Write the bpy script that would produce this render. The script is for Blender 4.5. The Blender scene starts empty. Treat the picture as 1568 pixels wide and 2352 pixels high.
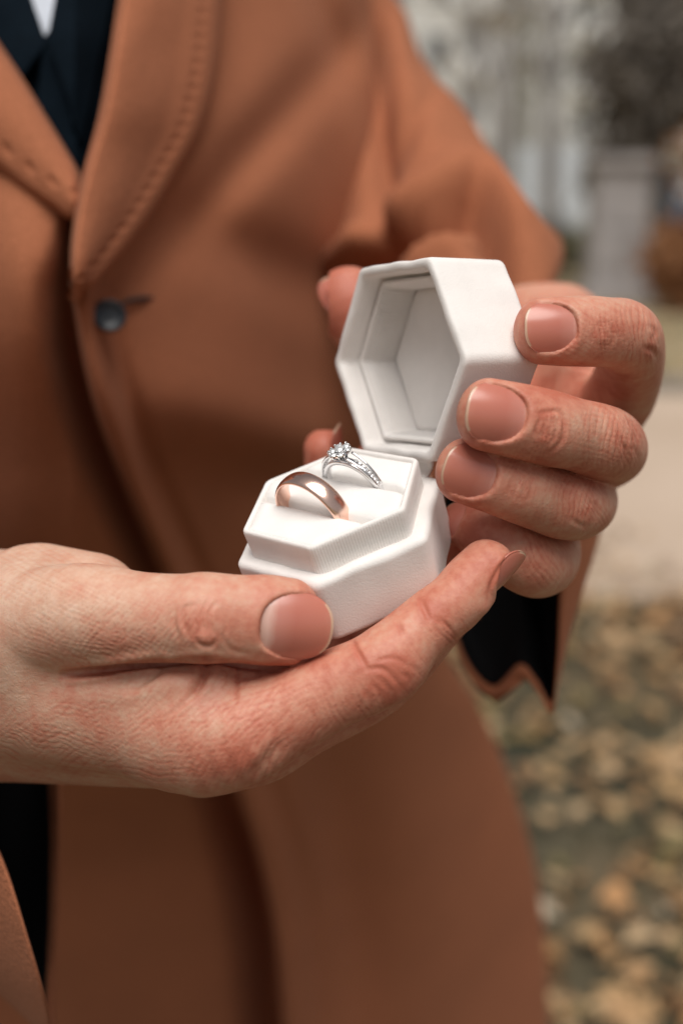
import bpy, math, random
import numpy as np
from mathutils import Matrix, Vector

# ---------------------------------------------------------------- camera, sky, sun, exposure
sc = bpy.context.scene
COL = sc.collection
F, CX, CY = 2613.0, 784.0, 1176.0            # the lens, measured on a 1568 x 2352 print of the photograph
CAM_H, PITCH = 1.30, 15.0
cam_data = bpy.data.cameras.new("camera")
cam = bpy.data.objects.new("camera", cam_data)
COL.objects.link(cam)
cam.location = (0, 0, CAM_H)
cam.rotation_euler = (math.radians(90 - PITCH), 0, 0)
cam_data.sensor_fit = 'VERTICAL'
cam_data.sensor_height = 36.0
cam_data.lens = F / 2352 * 36.0
cam_data.clip_start = 0.02
cam_data.clip_end = 2000
cam_data.dof.use_dof = True
cam_data.dof.focus_distance = 0.2755
cam_data.dof.aperture_fstop = 5.6
sc.camera = cam

w = bpy.data.worlds.new("World")
sc.world = w
w.use_nodes = True
nt = w.node_tree
nt.nodes.clear()
sky = nt.nodes.new('ShaderNodeTexSky')
sky.sky_type = 'NISHITA'
sky.sun_disc = False
SUN_EL, SUN_ROT = 68.0, 180.0
sky.sun_elevation = math.radians(SUN_EL)
sky.sun_rotation = math.radians(SUN_ROT)
sky.air_density = 1.0
sky.dust_density = 3.0
sky.ozone_density = 0.6
hs = nt.nodes.new('ShaderNodeHueSaturation')
hs.inputs['Saturation'].default_value = 0.22      # an overcast sky is nearly white
bg = nt.nodes.new('ShaderNodeBackground')
bg.inputs['Strength'].default_value = 0.066
wo = nt.nodes.new('ShaderNodeOutputWorld')
nt.links.new(sky.outputs[0], hs.inputs['Color'])
nt.links.new(hs.outputs[0], bg.inputs[0])
nt.links.new(bg.outputs[0], wo.inputs[0])

sun_d = bpy.data.lights.new("sun", 'SUN')
sun_d.energy = 3.25
sun_d.angle = math.radians(46)
sun_d.color = (1.0, 0.96, 0.91)
sun = bpy.data.objects.new("sun", sun_d)
COL.objects.link(sun)
sun.location = (0, 0, 6)
_az = math.radians(SUN_ROT)                        # clockwise from +Y, as the sky texture counts it
_d = Vector((math.sin(_az) * math.cos(math.radians(SUN_EL)), math.cos(_az) * math.cos(math.radians(SUN_EL)), math.sin(math.radians(SUN_EL))))
sun.rotation_euler = _d.to_track_quat('Z', 'Y').to_euler()

sc.view_settings.view_transform = 'Standard'
sc.view_settings.look = 'None'
sc.view_settings.exposure = 0.0
sc.view_settings.gamma = 1.0
sc.view_settings.use_curve_mapping = False
sc.cycles.use_denoising = True
sc.cycles.max_bounces = 6
sc.cycles.transparent_max_bounces = 6
try:
    sc.cycles.denoiser = 'OPENIMAGEDENOISE'
except Exception:
    pass

# ---------------------------------------------------------------- helpers
MC = np.array(Matrix.Translation(cam.location) @ Matrix.Rotation(math.radians(90 - PITCH), 4, 'X'))
def W(v):                                     # measured from the lens, in mm -> world, in metres
    v = np.asarray(v, float) * 0.001
    return v @ MC[:3, :3].T + MC[:3, 3]
def Pt(x, y, d):                              # print position and distance in mm -> mm from the lens
    x = np.asarray(x, float); y = np.asarray(y, float); d = np.asarray(d, float)
    return np.stack(np.broadcast_arrays((x - CX) / F * d, -(y - CY) / F * d, -d), -1)
def proj(v):
    return np.stack([CX + F * v[:, 0] / -v[:, 2], CY - F * v[:, 1] / -v[:, 2]], 1)

def tag(o, label=None, cat=None, group=None, kind=None):
    if label: o['label'] = label
    if cat: o['category'] = cat
    if group: o['group'] = group
    if kind: o['kind'] = kind
    return o
def empty(name, loc, parent=None):
    o = bpy.data.objects.new(name, None)
    o.empty_display_size = 0.02
    COL.objects.link(o)
    if parent is not None:
        o.parent = parent
        o['_o'] = [float(a) for a in loc]
        o.location = Vector(loc) - Vector(parent['_o'])
    else:
        o.location = loc
        o['_o'] = [float(a) for a in loc]
    return o
def mesh_obj(name, V, faces, mat, parent=None, smooth=True, attrs=None, origin=None, uv=None):
    """V in world metres. The object's origin sits at `origin` (default: the parent's origin, or the bottom middle of the mesh)."""
    V = np.asarray(V, float)
    if origin is None:
        origin = np.array(parent['_o']) if parent is not None else np.array([(V[:, 0].min() + V[:, 0].max()) / 2, (V[:, 1].min() + V[:, 1].max()) / 2, V[:, 2].min()])
    me = bpy.data.meshes.new(name)
    if isinstance(faces, np.ndarray) and faces.ndim == 2:
        n, k = faces.shape
        me.vertices.add(len(V)); me.vertices.foreach_set('co', (V - origin).astype(np.float32).ravel())
        me.loops.add(n * k); me.loops.foreach_set('vertex_index', faces.astype(np.int32).ravel())
        me.polygons.add(n); me.polygons.foreach_set('loop_start', np.arange(0, n * k, k, dtype=np.int32))
        me.update(calc_edges=True)
        me.validate()
    else:
        me.from_pydata((V - origin).tolist(), [], [list(map(int, f)) for f in faces])
        me.update()
    me.polygons.foreach_set('use_smooth', np.full(len(me.polygons), smooth))
    if attrs:
        for k_, a in attrs.items():
            a = np.asarray(a, np.float32)
            if a.ndim == 1:
                at = me.attributes.new(k_, 'FLOAT', 'POINT'); at.data.foreach_set('value', a)
            else:
                at = me.attributes.new(k_, 'FLOAT_VECTOR', 'POINT'); at.data.foreach_set('vector', a.ravel())
    if mat: me.materials.append(mat)
    o = bpy.data.objects.new(name, me)
    COL.objects.link(o)
    o['_o'] = [float(a) for a in origin]
    if parent is not None:
        o.parent = parent
        o.location = Vector(origin) - Vector(parent['_o'])
    else:
        o.location = origin
    return o
class MB:
    def __init__(s): s.v = []; s.f = []; s.n = 0
    def add(s, V, Fc):
        V = np.asarray(V, float); s.v.append(V)
        s.f += [[int(i) + s.n for i in f] for f in Fc]; s.n += len(V)
        return s
    def V(s): return np.concatenate(s.v)
def interp(x, pts):
    a = np.array(pts, float)
    return np.interp(x, a[:, 0], a[:, 1])
def sinterp(x, pts):                           # smooth interpolation through control points
    a = np.array(pts, float); xs, ys = a[:, 0], a[:, 1]
    n = len(xs); m = np.zeros(n); d = np.diff(ys) / np.diff(xs)
    m[1:-1] = (d[:-1] + d[1:]) / 2; m[0] = d[0]; m[-1] = d[-1]
    for i in range(1, n - 1):
        if d[i - 1] * d[i] <= 0: m[i] = 0
    x = np.clip(x, xs[0], xs[-1]); i = np.clip(np.searchsorted(xs, x) - 1, 0, n - 2)
    h = xs[i + 1] - xs[i]; t = (x - xs[i]) / h
    return (2*t**3 - 3*t**2 + 1) * ys[i] + (t**3 - 2*t**2 + t) * h * m[i] + (-2*t**3 + 3*t**2) * ys[i + 1] + (t**3 - t**2) * h * m[i + 1]
def norm(a): return a / (np.linalg.norm(a, axis=-1, keepdims=True) + 1e-12)
def sstep(a, b, x):
    t = np.clip((x - a) / (b - a), 0, 1); return t * t * (3 - 2 * t)

_rs = np.random.RandomState(7)
_perm = _rs.permutation(256); _perm = np.concatenate([_perm, _perm]); _val = _rs.uniform(-1, 1, 256)
def vnoise(p, scale=1.0):                       # value noise in 3D, for geometry
    p = np.asarray(p, float) / scale
    i = np.floor(p).astype(int); f = p - i; u = f * f * (3 - 2 * f); i &= 255
    def h(a, b, c): return _val[_perm[(_perm[(_perm[a & 255] + b) & 255] + c) & 255]]
    x, y, z = i[..., 0], i[..., 1], i[..., 2]; r = 0
    for dx in (0, 1):
        for dy in (0, 1):
            for dz in (0, 1):
                wgt = (u[..., 0] if dx else 1 - u[..., 0]) * (u[..., 1] if dy else 1 - u[..., 1]) * (u[..., 2] if dz else 1 - u[..., 2])
                r = r + wgt * h(x + dx, y + dy, z + dz)
    return r

# ---------------------------------------------------------------- materials
def new_mat(name):
    m = bpy.data.materials.new(name); m.use_nodes = True
    n = m.node_tree; b = n.nodes.get('Principled BSDF')
    return m, n, b
def nd(n, t, **kw):
    x = n.nodes.new(t)
    for k_, v in kw.items():
        if k_ in x.inputs: x.inputs[k_].default_value = v
        else: setattr(x, k_, v)
    return x
def ramp(n, src, stops):
    r = n.nodes.new('ShaderNodeValToRGB')
    while len(r.color_ramp.elements) < len(stops): r.color_ramp.elements.new(0.5)
    for e, (p_, c) in zip(r.color_ramp.elements, stops):
        e.position = p_; e.color = (*c, 1)
    n.links.new(src, r.inputs[0]); return r
def simple_mat(name, color, rough=0.7, metal=0.0, noise=0.0, nscale=20, sheen=0, bump=0, bscale=200, bdist=0.001, spec=None, color2=None, detail=4):
    m, n, b = new_mat(name)
    b.inputs['Base Color'].default_value = (*color, 1)
    b.inputs['Roughness'].default_value = rough
    b.inputs['Metallic'].default_value = metal
    if spec is not None: b.inputs['Specular IOR Level'].default_value = spec
    if sheen:
        b.inputs['Sheen Weight'].default_value = sheen
        b.inputs['Sheen Roughness'].default_value = 0.5
    tc = nd(n, 'ShaderNodeTexCoord')
    if noise or color2:
        t = nd(n, 'ShaderNodeTexNoise'); t.inputs['Scale'].default_value = nscale; t.inputs['Detail'].default_value = detail
        n.links.new(tc.outputs['Object'], t.inputs['Vector'])
        c2 = color2 or tuple(c * (1 - noise) for c in color)
        c1 = color if color2 else tuple(min(1, c * (1 + noise)) for c in color)
        r = ramp(n, t.outputs['Fac'], [(0.35, c2), (0.65, c1)])
        n.links.new(r.outputs[0], b.inputs['Base Color'])
    if bump:
        t2 = nd(n, 'ShaderNodeTexNoise'); t2.inputs['Scale'].default_value = bscale; t2.inputs['Detail'].default_value = 3
        n.links.new(tc.outputs['Object'], t2.inputs['Vector'])
        bp = nd(n, 'ShaderNodeBump'); bp.inputs['Strength'].default_value = bump; bp.inputs['Distance'].default_value = bdist
        n.links.new(t2.outputs['Fac'], bp.inputs['Height']); n.links.new(bp.outputs[0], b.inputs['Normal'])
    return m

def make_skin():
    m, n, b = new_mat('skin')
    tc = nd(n, 'ShaderNodeTexCoord')
    red = nd(n, 'ShaderNodeAttribute', attribute_name='redness')
    big = nd(n, 'ShaderNodeTexNoise'); big.inputs['Scale'].default_value = 120; big.inputs['Detail'].default_value = 3
    n.links.new(tc.outputs['Object'], big.inputs['Vector'])
    mott = nd(n, 'ShaderNodeTexNoise'); mott.inputs['Scale'].default_value = 520; mott.inputs['Detail'].default_value = 4
    n.links.new(tc.outputs['Object'], mott.inputs['Vector'])
    a1 = nd(n, 'ShaderNodeMath', operation='MULTIPLY_ADD'); a1.inputs[1].default_value = 0.65; n.links.new(big.outputs['Fac'], a1.inputs[0]); n.links.new(red.outputs['Fac'], a1.inputs[2])
    a2 = nd(n, 'ShaderNodeMath', operation='MULTIPLY_ADD'); a2.inputs[1].default_value = 0.45; n.links.new(mott.outputs['Fac'], a2.inputs[0]); n.links.new(a1.outputs[0], a2.inputs[2])
    r = ramp(n, a2.outputs[0], [(0.28, (0.69, 0.475, 0.355)), (0.54, (0.62, 0.35, 0.245)), (0.78, (0.58, 0.24, 0.16)), (1.0, (0.48, 0.145, 0.09))])
    n.links.new(r.outputs[0], b.inputs['Base Color'])
    b.inputs['Roughness'].default_value = 0.52
    b.inputs['Specular IOR Level'].default_value = 0.4
    b.inputs['Subsurface Weight'].default_value = 0.16
    b.inputs['Subsurface Radius'].default_value = (1.0, 0.38, 0.2)
    b.inputs['Subsurface Scale'].default_value = 0.0016
    v = nd(n, 'ShaderNodeTexVoronoi', feature='DISTANCE_TO_EDGE'); v.inputs['Scale'].default_value = 900
    wn = nd(n, 'ShaderNodeTexNoise'); wn.inputs['Scale'].default_value = 500
    n.links.new(tc.outputs['Object'], wn.inputs['Vector'])
    mx = nd(n, 'ShaderNodeMix', data_type='VECTOR'); mx.inputs[0].default_value = 0.002
    n.links.new(tc.outputs['Object'], mx.inputs[4]); n.links.new(wn.outputs['Color'], mx.inputs[5])
    n.links.new(mx.outputs[1], v.inputs['Vector'])
    fn = nd(n, 'ShaderNodeTexNoise'); fn.inputs['Scale'].default_value = 2200; fn.inputs['Detail'].default_value = 2
    n.links.new(tc.outputs['Object'], fn.inputs['Vector'])
    b1 = nd(n, 'ShaderNodeBump'); b1.inputs['Strength'].default_value = 0.35; b1.inputs['Distance'].default_value = 0.00028
    n.links.new(v.outputs['Distance'], b1.inputs['Height'])
    b2 = nd(n, 'ShaderNodeBump'); b2.inputs['Strength'].default_value = 0.3; b2.inputs['Distance'].default_value = 0.00012
    n.links.new(fn.outputs['Fac'], b2.inputs['Height']); n.links.new(b1.outputs[0], b2.inputs['Normal'])
    n.links.new(b2.outputs[0], b.inputs['Normal'])
    return m
def make_nail():
    m, n, b = new_mat('nail')
    a = nd(n, 'ShaderNodeAttribute', attribute_name='zone')      # 0 cuticle .. 1 free edge
    tc = nd(n, 'ShaderNodeTexCoord')
    ns = nd(n, 'ShaderNodeTexNoise'); ns.inputs['Scale'].default_value = 250
    n.links.new(tc.outputs['Object'], ns.inputs['Vector'])
    ad = nd(n, 'ShaderNodeMath', operation='MULTIPLY_ADD'); ad.inputs[1].default_value = 0.08
    n.links.new(ns.outputs['Fac'], ad.inputs[0]); n.links.new(a.outputs['Fac'], ad.inputs[2])
    r = ramp(n, ad.outputs[0], [(0.03, (0.55, 0.33, 0.26)), (0.16, (0.68, 0.42, 0.35)), (0.25, (0.54, 0.22, 0.17)), (0.45, (0.50, 0.165, 0.118)), (0.80, (0.54, 0.185, 0.13)), (0.93, (0.58, 0.24, 0.17)), (0.965, (0.62, 0.40, 0.28))])
    n.links.new(r.outputs[0], b.inputs['Base Color'])
    b.inputs['Roughness'].default_value = 0.25
    b.inputs['Subsurface Weight'].default_value = 0.12
    b.inputs['Subsurface Radius'].default_value = (1.0, 0.4, 0.25)
    b.inputs['Subsurface Scale'].default_value = 0.001
    b.inputs['Coat Weight'].default_value = 0.14; b.inputs['Coat Roughness'].default_value = 0.18
    return m
SKIN = make_skin(); NAIL = make_nail()

def make_velvet(name, col):
    m, n, b = new_mat(name)
    tc = nd(n, 'ShaderNodeTexCoord')
    t = nd(n, 'ShaderNodeTexNoise'); t.inputs['Scale'].default_value = 90; t.inputs['Detail'].default_value = 5; t.inputs['Roughness'].default_value = 0.65
    n.links.new(tc.outputs['Object'], t.inputs['Vector'])
    r = ramp(n, t.outputs['Fac'], [(0.3, tuple(c * 0.93 for c in col)), (0.7, col)])
    n.links.new(r.outputs[0], b.inputs['Base Color'])
    b.inputs['Roughness'].default_value = 0.95
    b.inputs['Specular IOR Level'].default_value = 0.15
    b.inputs['Sheen Weight'].default_value = 0.35
    b.inputs['Sheen Roughness'].default_value = 0.35
    f = nd(n, 'ShaderNodeTexNoise'); f.inputs['Scale'].default_value = 2600; f.inputs['Detail'].default_value = 2
    n.links.new(tc.outputs['Object'], f.inputs['Vector'])
    f2 = nd(n, 'ShaderNodeTexNoise'); f2.inputs['Scale'].default_value = 1100; f2.inputs['Detail'].default_value = 3
    n.links.new(tc.outputs['Object'], f2.inputs['Vector'])
    b1 = nd(n, 'ShaderNodeBump'); b1.inputs['Strength'].default_value = 0.4; b1.inputs['Distance'].default_value = 0.00022
    n.links.new(f.outputs['Fac'], b1.inputs['Height'])
    b2 = nd(n, 'ShaderNodeBump'); b2.inputs['Strength'].default_value = 0.12; b2.inputs['Distance'].default_value = 0.0003
    n.links.new(f2.outputs['Fac'], b2.inputs['Height']); n.links.new(b1.outputs[0], b2.inputs['Normal'])
    n.links.new(b2.outputs[0], b.inputs['Normal'])
    return m
VELVET = make_velvet('ivory_velvet', (0.84, 0.80, 0.768))
CUSHION = make_velvet('ivory_suede', (0.86, 0.83, 0.80))

def make_wool(name, col):
    m, n, b = new_mat(name)
    tc = nd(n, 'ShaderNodeTexCoord')
    t = nd(n, 'ShaderNodeTexNoise'); t.inputs['Scale'].default_value = 1400; t.inputs['Detail'].default_value = 5
    n.links.new(tc.outputs['Object'], t.inputs['Vector'])
    t2 = nd(n, 'ShaderNodeTexNoise'); t2.inputs['Scale'].default_value = 14; t2.inputs['Detail'].default_value = 3
    n.links.new(tc.outputs['Object'], t2.inputs['Vector'])
    r = ramp(n, t.outputs['Fac'], [(0.3, tuple(c * 0.72 for c in col)), (0.7, tuple(min(1, c * 1.2) for c in col))])
    r2 = ramp(n, t2.outputs['Fac'], [(0.3, (0.93, 0.93, 0.93)), (0.7, (1.05, 1.04, 1.03))])
    mx = nd(n, 'ShaderNodeMix', data_type='RGBA', blend_type='MULTIPLY'); mx.inputs[0].default_value = 1
    n.links.new(r.outputs[0], mx.inputs[6]); n.links.new(r2.outputs[0], mx.inputs[7])
    n.links.new(mx.outputs[2], b.inputs['Base Color'])
    b.inputs['Roughness'].default_value = 0.95
    b.inputs['Specular IOR Level'].default_value = 0.1
    b.inputs['Sheen Weight'].default_value = 0.07
    b.inputs['Sheen Roughness'].default_value = 0.5
    b.inputs['Sheen Tint'].default_value = (1.0, 0.75, 0.6, 1)
    f = nd(n, 'ShaderNodeTexNoise'); f.inputs['Scale'].default_value = 700; f.inputs['Detail'].default_value = 3
    n.links.new(tc.outputs['Object'], f.inputs['Vector'])
    b1 = nd(n, 'ShaderNodeBump'); b1.inputs['Strength'].default_value = 0.7; b1.inputs['Distance'].default_value = 0.0006
    n.links.new(f.outputs['Fac'], b1.inputs['Height']); n.links.new(b1.outputs[0], b.inputs['Normal'])
    return m
COAT = make_wool('camel_wool', (0.365, 0.134, 0.068))
LINING = simple_mat('black_lining', (0.003, 0.003, 0.0035), 0.8, spec=0.12)
SUIT = simple_mat('navy_suit_cloth', (0.0022, 0.006, 0.0105), 0.9, spec=0.08, noise=0.2, nscale=600, bump=0.3, bscale=900, bdist=0.0003)
SHIRT = simple_mat('white_shirt_cloth', (0.62, 0.66, 0.74), 0.8)
GOLD = simple_mat('rose_gold', (0.97, 0.66, 0.54), 0.21, 1.0, bump=0.25, bscale=260, bdist=0.0004)
SILVER = simple_mat('white_gold', (0.86, 0.86, 0.87), 0.12, 1.0)
def make_gem():
    m, n, b = new_mat('diamond')
    b.inputs['Base Color'].default_value = (1, 1, 1, 1)
    b.inputs['Roughness'].default_value = 0.0
    b.inputs['IOR'].default_value = 2.1
    b.inputs['Transmission Weight'].default_value = 0.55
    b.inputs['Metallic'].default_value = 0.25
    return m
GEM = make_gem()
# ---------------------------------------------------------------- hands: a distance field, meshed, then creased
class Finger:
    """nodes: (x, y, distance, half width, dorsal half thickness, palmar half thickness, (dorsal direction))"""
    def __init__(s, nodes, sub=5, kbase=0.0, base_len=0.0):
        P = np.array([Pt(a[0], a[1], a[2]) for a in nodes]); R = np.array([a[3:6] for a in nodes], float); N = np.array([a[6] for a in nodes], float)
        Q = np.concatenate([P, R, norm(N)], 1); out = []; n = len(Q)
        for i in range(n - 1):
            p0, p1, p2, p3 = Q[max(i - 1, 0)], Q[i], Q[i + 1], Q[min(i + 2, n - 1)]
            for t in np.arange(sub) / sub:
                out.append(0.5 * ((2 * p1) + (-p0 + p2) * t + (2*p0 - 5*p1 + 4*p2 - p3) * t*t + (-p0 + 3*p1 - 3*p2 + p3) * t**3))
        out.append(Q[-1]); Q = np.array(out)
        s.P = Q[:, :3]; s.R = Q[:, 3:6]; T = np.gradient(s.P, axis=0); s.T = norm(T)
        Nn = Q[:, 6:9]; Nn = Nn - (Nn * s.T).sum(1, keepdims=True) * s.T; s.N = norm(Nn); s.B = np.cross(s.T, s.N)
        d = np.linalg.norm(np.diff(s.P, axis=0), axis=1); s.S = np.concatenate([[0], np.cumsum(d)]); s.L = s.S[-1]
        s.nodeS = s.S[::sub]
        s.kbase, s.base_len = kbase, base_len
        s.nail = None
        s.lo = (s.P - s.R.max()).min(0) - 4; s.hi = (s.P + s.R.max()).max(0) + 4
    def set_nail(s, a_tip, length, width, curve=1.0, tilt=0.0, roll=0.0, sink=0.0, sq=2.6, edge=0.0, lift=0.0):
        """a_tip: how far the free edge lies beyond the last node (mm)"""
        T, N = s.T[-1], s.N[-1]; B = np.cross(T, N)
        c, si = math.cos(math.radians(roll)), math.sin(math.radians(roll)); N, B = N * c + B * si, B * c - N * si
        c, si = math.cos(math.radians(tilt)), math.sin(math.radians(tilt)); T, N = T * c + N * si, N * c - T * si
        rd = s.R[-1, 1]; rw = s.R[-1, 0]
        o = s.P[-1] + T * (a_tip - length / 2) + N * (rd - sink)
        s.nail = dict(o=o, T=T, B=B, N=N, l=length / 2, w=width / 2, k=curve / (rw * 1.05), sq=sq, kl=0.012, lift=lift)
    def nail_coord(s, X):
        q = s.nail; D = X - q['o']; a = D @ q['T']; u = D @ q['B']; v = D @ q['N']
        return a, u, v
    def nail_v(s, a, u):
        q = s.nail
        return -(q['k'] * u * u / 2 + q['k']**3 * u**4 / 10) - q['kl'] * a * a
    def nail_out(s, a, u):                       # <0 inside the nail's outline
        q = s.nail; aa = a / q['l']; uu = u / q['w']
        wn = 1 - 0.10 * sstep(0.0, -1.0, aa) - 0.05 * sstep(0.3, 1.0, aa)
        p_ = np.where(aa > 0, q['sq'], 2.5)
        return ((np.abs(aa) ** p_ + np.abs(uu / wn) ** p_) ** (1 / p_) - 1) * q['w']
    def ev(s, X):
        n = len(X); best = np.full(n, 1e9); bi = np.zeros(n, int); bt = np.zeros(n)
        for i in range(len(s.P) - 1):
            a = s.P[i]; ab = s.P[i + 1] - a; L2 = ab @ ab
            D = X - a; t = np.clip((D @ ab) / L2, 0, 1); D -= t[:, None] * ab
            d = np.einsum('ij,ij->i', D, D)
            k_ = d < best; best[k_] = d[k_]; bi[k_] = i; bt[k_] = t[k_]
        t = bt[:, None]; C = s.P[bi] * (1 - t) + s.P[bi + 1] * t; R = s.R[bi] * (1 - t) + s.R[bi + 1] * t
        N = norm(s.N[bi] * (1 - t) + s.N[bi + 1] * t); T = norm(s.T[bi] * (1 - t) + s.T[bi + 1] * t)
        B = np.cross(T, N); D = X - C
        u = (D * B).sum(1); v = (D * N).sum(1); w_ = (D * T).sum(1)
        bb = np.where(v > 0, R[:, 1], R[:, 2]); cc = np.minimum(R[:, 0], (R[:, 1] + R[:, 2]) / 2) * 1.02
        e = np.sqrt((u / R[:, 0])**2 + (v / bb)**2 + (w_ / cc)**2) + 1e-6
        dist = np.sqrt(best)
        sd = np.where(e > 0.3, dist * (1 - 1 / e), -np.minimum(bb, R[:, 0]) * 0.7)
        sv = s.S[bi] * (1 - bt) + s.S[bi + 1] * bt
        if s.nail is not None:
            a, u2, v2 = s.nail_coord(X)
            o = s.nail_out(a, u2); q = s.nail
            # flesh swells in a fold round the nail's sides and root, and is cut back to the nail bed inside it
            fold = np.exp(-((o - 1.1) / 1.3) ** 2) * sstep(q['l'] * 0.75, q['l'] * 0.2, a) * (v2 > -4)
            sd = sd - 0.28 * fold
            slab = np.maximum(o + 0.05, (s.nail_v(a, u2) - 0.22) - v2)
            slab = np.where((np.abs(a) < q['l'] * 1.3) & (np.abs(u2) < q['w'] * 1.4) & (v2 > -6), slab, 9.0)
            k_ = 0.8; h = np.clip(0.5 + 0.5 * (sd + slab) / k_, 0, 1)    # smooth max(sd, -slab)
            sd = -slab * (1 - h) + sd * h + k_ * h * (1 - h)
        return sd, sv
def smin(a, b, k):
    h = np.clip(0.5 + 0.5 * (b - a) / k, 0, 1)
    return b * (1 - h) + a * h - k * h * (1 - h)
def cone(X, a, b, ra, rb, flat=None):
    ab = b - a; D = X - a
    t = np.clip((D @ ab) / (ab @ ab), 0, 1); D = D - t[:, None] * ab
    if flat is not None:                        # (direction, factor): squeeze the section along one direction
        n_, f = flat; D = D + ((D @ n_) * (1 / f - 1))[:, None] * n_
    return np.linalg.norm(D, axis=1) - (ra * (1 - t) + rb * t)
class Hand:
    def __init__(s, fingers, bones, k_palm=7.0, k_f=0.9):
        s.fingers, s.k_palm, s.k_f = fingers, k_palm, k_f
        s.bones = [(Pt(*a[:3]), Pt(*b[:3]), a[3], b[3], fl) for a, b, fl in bones]
    def ev(s, X):
        n = len(X); sd = np.full(n, 30.0)
        for a, b, ra, rb, fl in s.bones:
            lo = np.minimum(a, b) - max(ra, rb) - 14; hi = np.maximum(a, b) + max(ra, rb) + 14
            k_ = np.where(((X > lo) & (X < hi)).all(1))[0]
            if len(k_): sd[k_] = smin(sd[k_], cone(X[k_], a, b, ra, rb, fl), s.k_palm)
        for f in s.fingers:
            k_ = np.where(((X > f.lo - 6) & (X < f.hi + 6)).all(1))[0]
            if not len(k_): continue
            d, sv = f.ev(X[k_])
            kk = s.k_f + (f.kbase - s.k_f) * (1 - sstep(f.base_len * 0.35, f.base_len, sv))
            sd[k_] = smin(sd[k_], d, kk)
        return sd
    def mesh(s, lo, hi, h=0.5, blk=4):
        lo = np.array(lo, float); n = (np.ceil((np.array(hi) - lo) / (h * blk)).astype(int)) * blk
        nb = n // blk
        g = np.stack(np.meshgrid(*[np.arange(k_) for k_ in nb], indexing='ij'), -1).reshape(-1, 3)
        C = lo + (g * blk + (blk - 1) / 2) * h
        cd = s.ev(C)
        arr = np.repeat(np.repeat(np.repeat(cd.reshape(nb).astype(np.float32), blk, 0), blk, 1), blk, 2)
        near = np.abs(cd) < h * blk * 0.87 + 1.6
        gi = g[near]; off = np.stack(np.meshgrid(*[np.arange(blk)] * 3, indexing='ij'), -1).reshape(-1, 3)
        idx = (gi[:, None, :] * blk + off[None]).reshape(-1, 3)
        val = np.empty(len(idx), np.float32)
        for a in range(0, len(idx), 400000):
            val[a:a + 400000] = s.ev(lo + idx[a:a + 400000] * h)
        arr[idx[:, 0], idx[:, 1], idx[:, 2]] = val
        return surface_nets(arr, lo, h)
def surface_nets(A, lo, h):
    ins = A < 0
    nx, ny, nz = A.shape
    cnt = np.zeros((nx - 1, ny - 1, nz - 1), np.int8)
    for dx in (0, 1):
        for dy in (0, 1):
            for dz in (0, 1):
                cnt += ins[dx:nx - 1 + dx, dy:ny - 1 + dy, dz:nz - 1 + dz]
    cell = np.argwhere((cnt > 0) & (cnt < 8))
    vid = np.full(cnt.shape, -1, np.int32); vid[cell[:, 0], cell[:, 1], cell[:, 2]] = np.arange(len(cell))
    acc = np.zeros((len(cell), 3)); num = np.zeros(len(cell))
    cs = [(0,0,0),(1,0,0),(0,1,0),(0,0,1),(1,1,0),(1,0,1),(0,1,1),(1,1,1)]
    for i, a in enumerate(cs):
        for b in cs[i + 1:]:
            if sum(abs(p - q) for p, q in zip(a, b)) != 1: continue
            if any(q < p for p, q in zip(a, b)): a_, b_ = b, a
            else: a_, b_ = a, b
            va = A[cell[:, 0] + a_[0], cell[:, 1] + a_[1], cell[:, 2] + a_[2]]; vb = A[cell[:, 0] + b_[0], cell[:, 1] + b_[1], cell[:, 2] + b_[2]]
            m = (va < 0) != (vb < 0); t = np.where(m, va / np.where(m, va - vb, 1), 0)
            p_ = np.array(a_)[None] + t[:, None] * (np.array(b_) - np.array(a_))[None]
            acc += p_ * m[:, None]; num += m
    V = lo + (cell + acc / num[:, None]) * h
    Q = []
    for ax in range(3):
        o1, o2 = [(1, 2), (2, 0), (0, 1)][ax]
        sl0 = [slice(None)] * 3; sl1 = [slice(None)] * 3; sl0[ax] = slice(0, -1); sl1[ax] = slice(1, None)
        e0 = ins[tuple(sl0)]; e1 = ins[tuple(sl1)]
        E_ = np.argwhere(e0 != e1); E_ = E_[(E_[:, o1] > 0) & (E_[:, o2] > 0) & (E_[:, o1] < A.shape[o1] - 1) & (E_[:, o2] < A.shape[o2] - 1)]
        fl = e0[E_[:, 0], E_[:, 1], E_[:, 2]]
        def g(d1, d2):
            k_ = E_.copy(); k_[:, o1] -= d1; k_[:, o2] -= d2; return vid[k_[:, 0], k_[:, 1], k_[:, 2]]
        q = np.stack([g(1, 1), g(0, 1), g(0, 0), g(1, 0)], 1)
        q[~fl] = q[~fl][:, ::-1]
        Q.append(q[(q >= 0).all(1)])
    return V, np.concatenate(Q)
def biggest(V, Q):                              # keep the one connected surface
    lab = np.arange(len(V))
    e = np.concatenate([Q[:, [0, 1]], Q[:, [1, 2]], Q[:, [2, 3]]])
    for _ in range(400):
        m = np.minimum(lab[e[:, 0]], lab[e[:, 1]]); old = lab.copy()
        np.minimum.at(lab, e[:, 0], m); np.minimum.at(lab, e[:, 1], m)
        for _ in range(6): lab = lab[lab]
        if (lab == old).all(): break
    k_ = lab == np.bincount(lab).argmax(); new = np.cumsum(k_) - 1
    return V[k_], new[Q[k_[Q[:, 0]]]]
def vnormals(V, Q):
    a, b, c, d = (V[Q[:, i]] for i in range(4)); fn = np.cross(c - a, d - b)
    N = np.zeros_like(V)
    for i in range(4):
        for k_ in range(3): N[:, k_] += np.bincount(Q[:, i], fn[:, k_], len(V))
    return norm(N)
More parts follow.
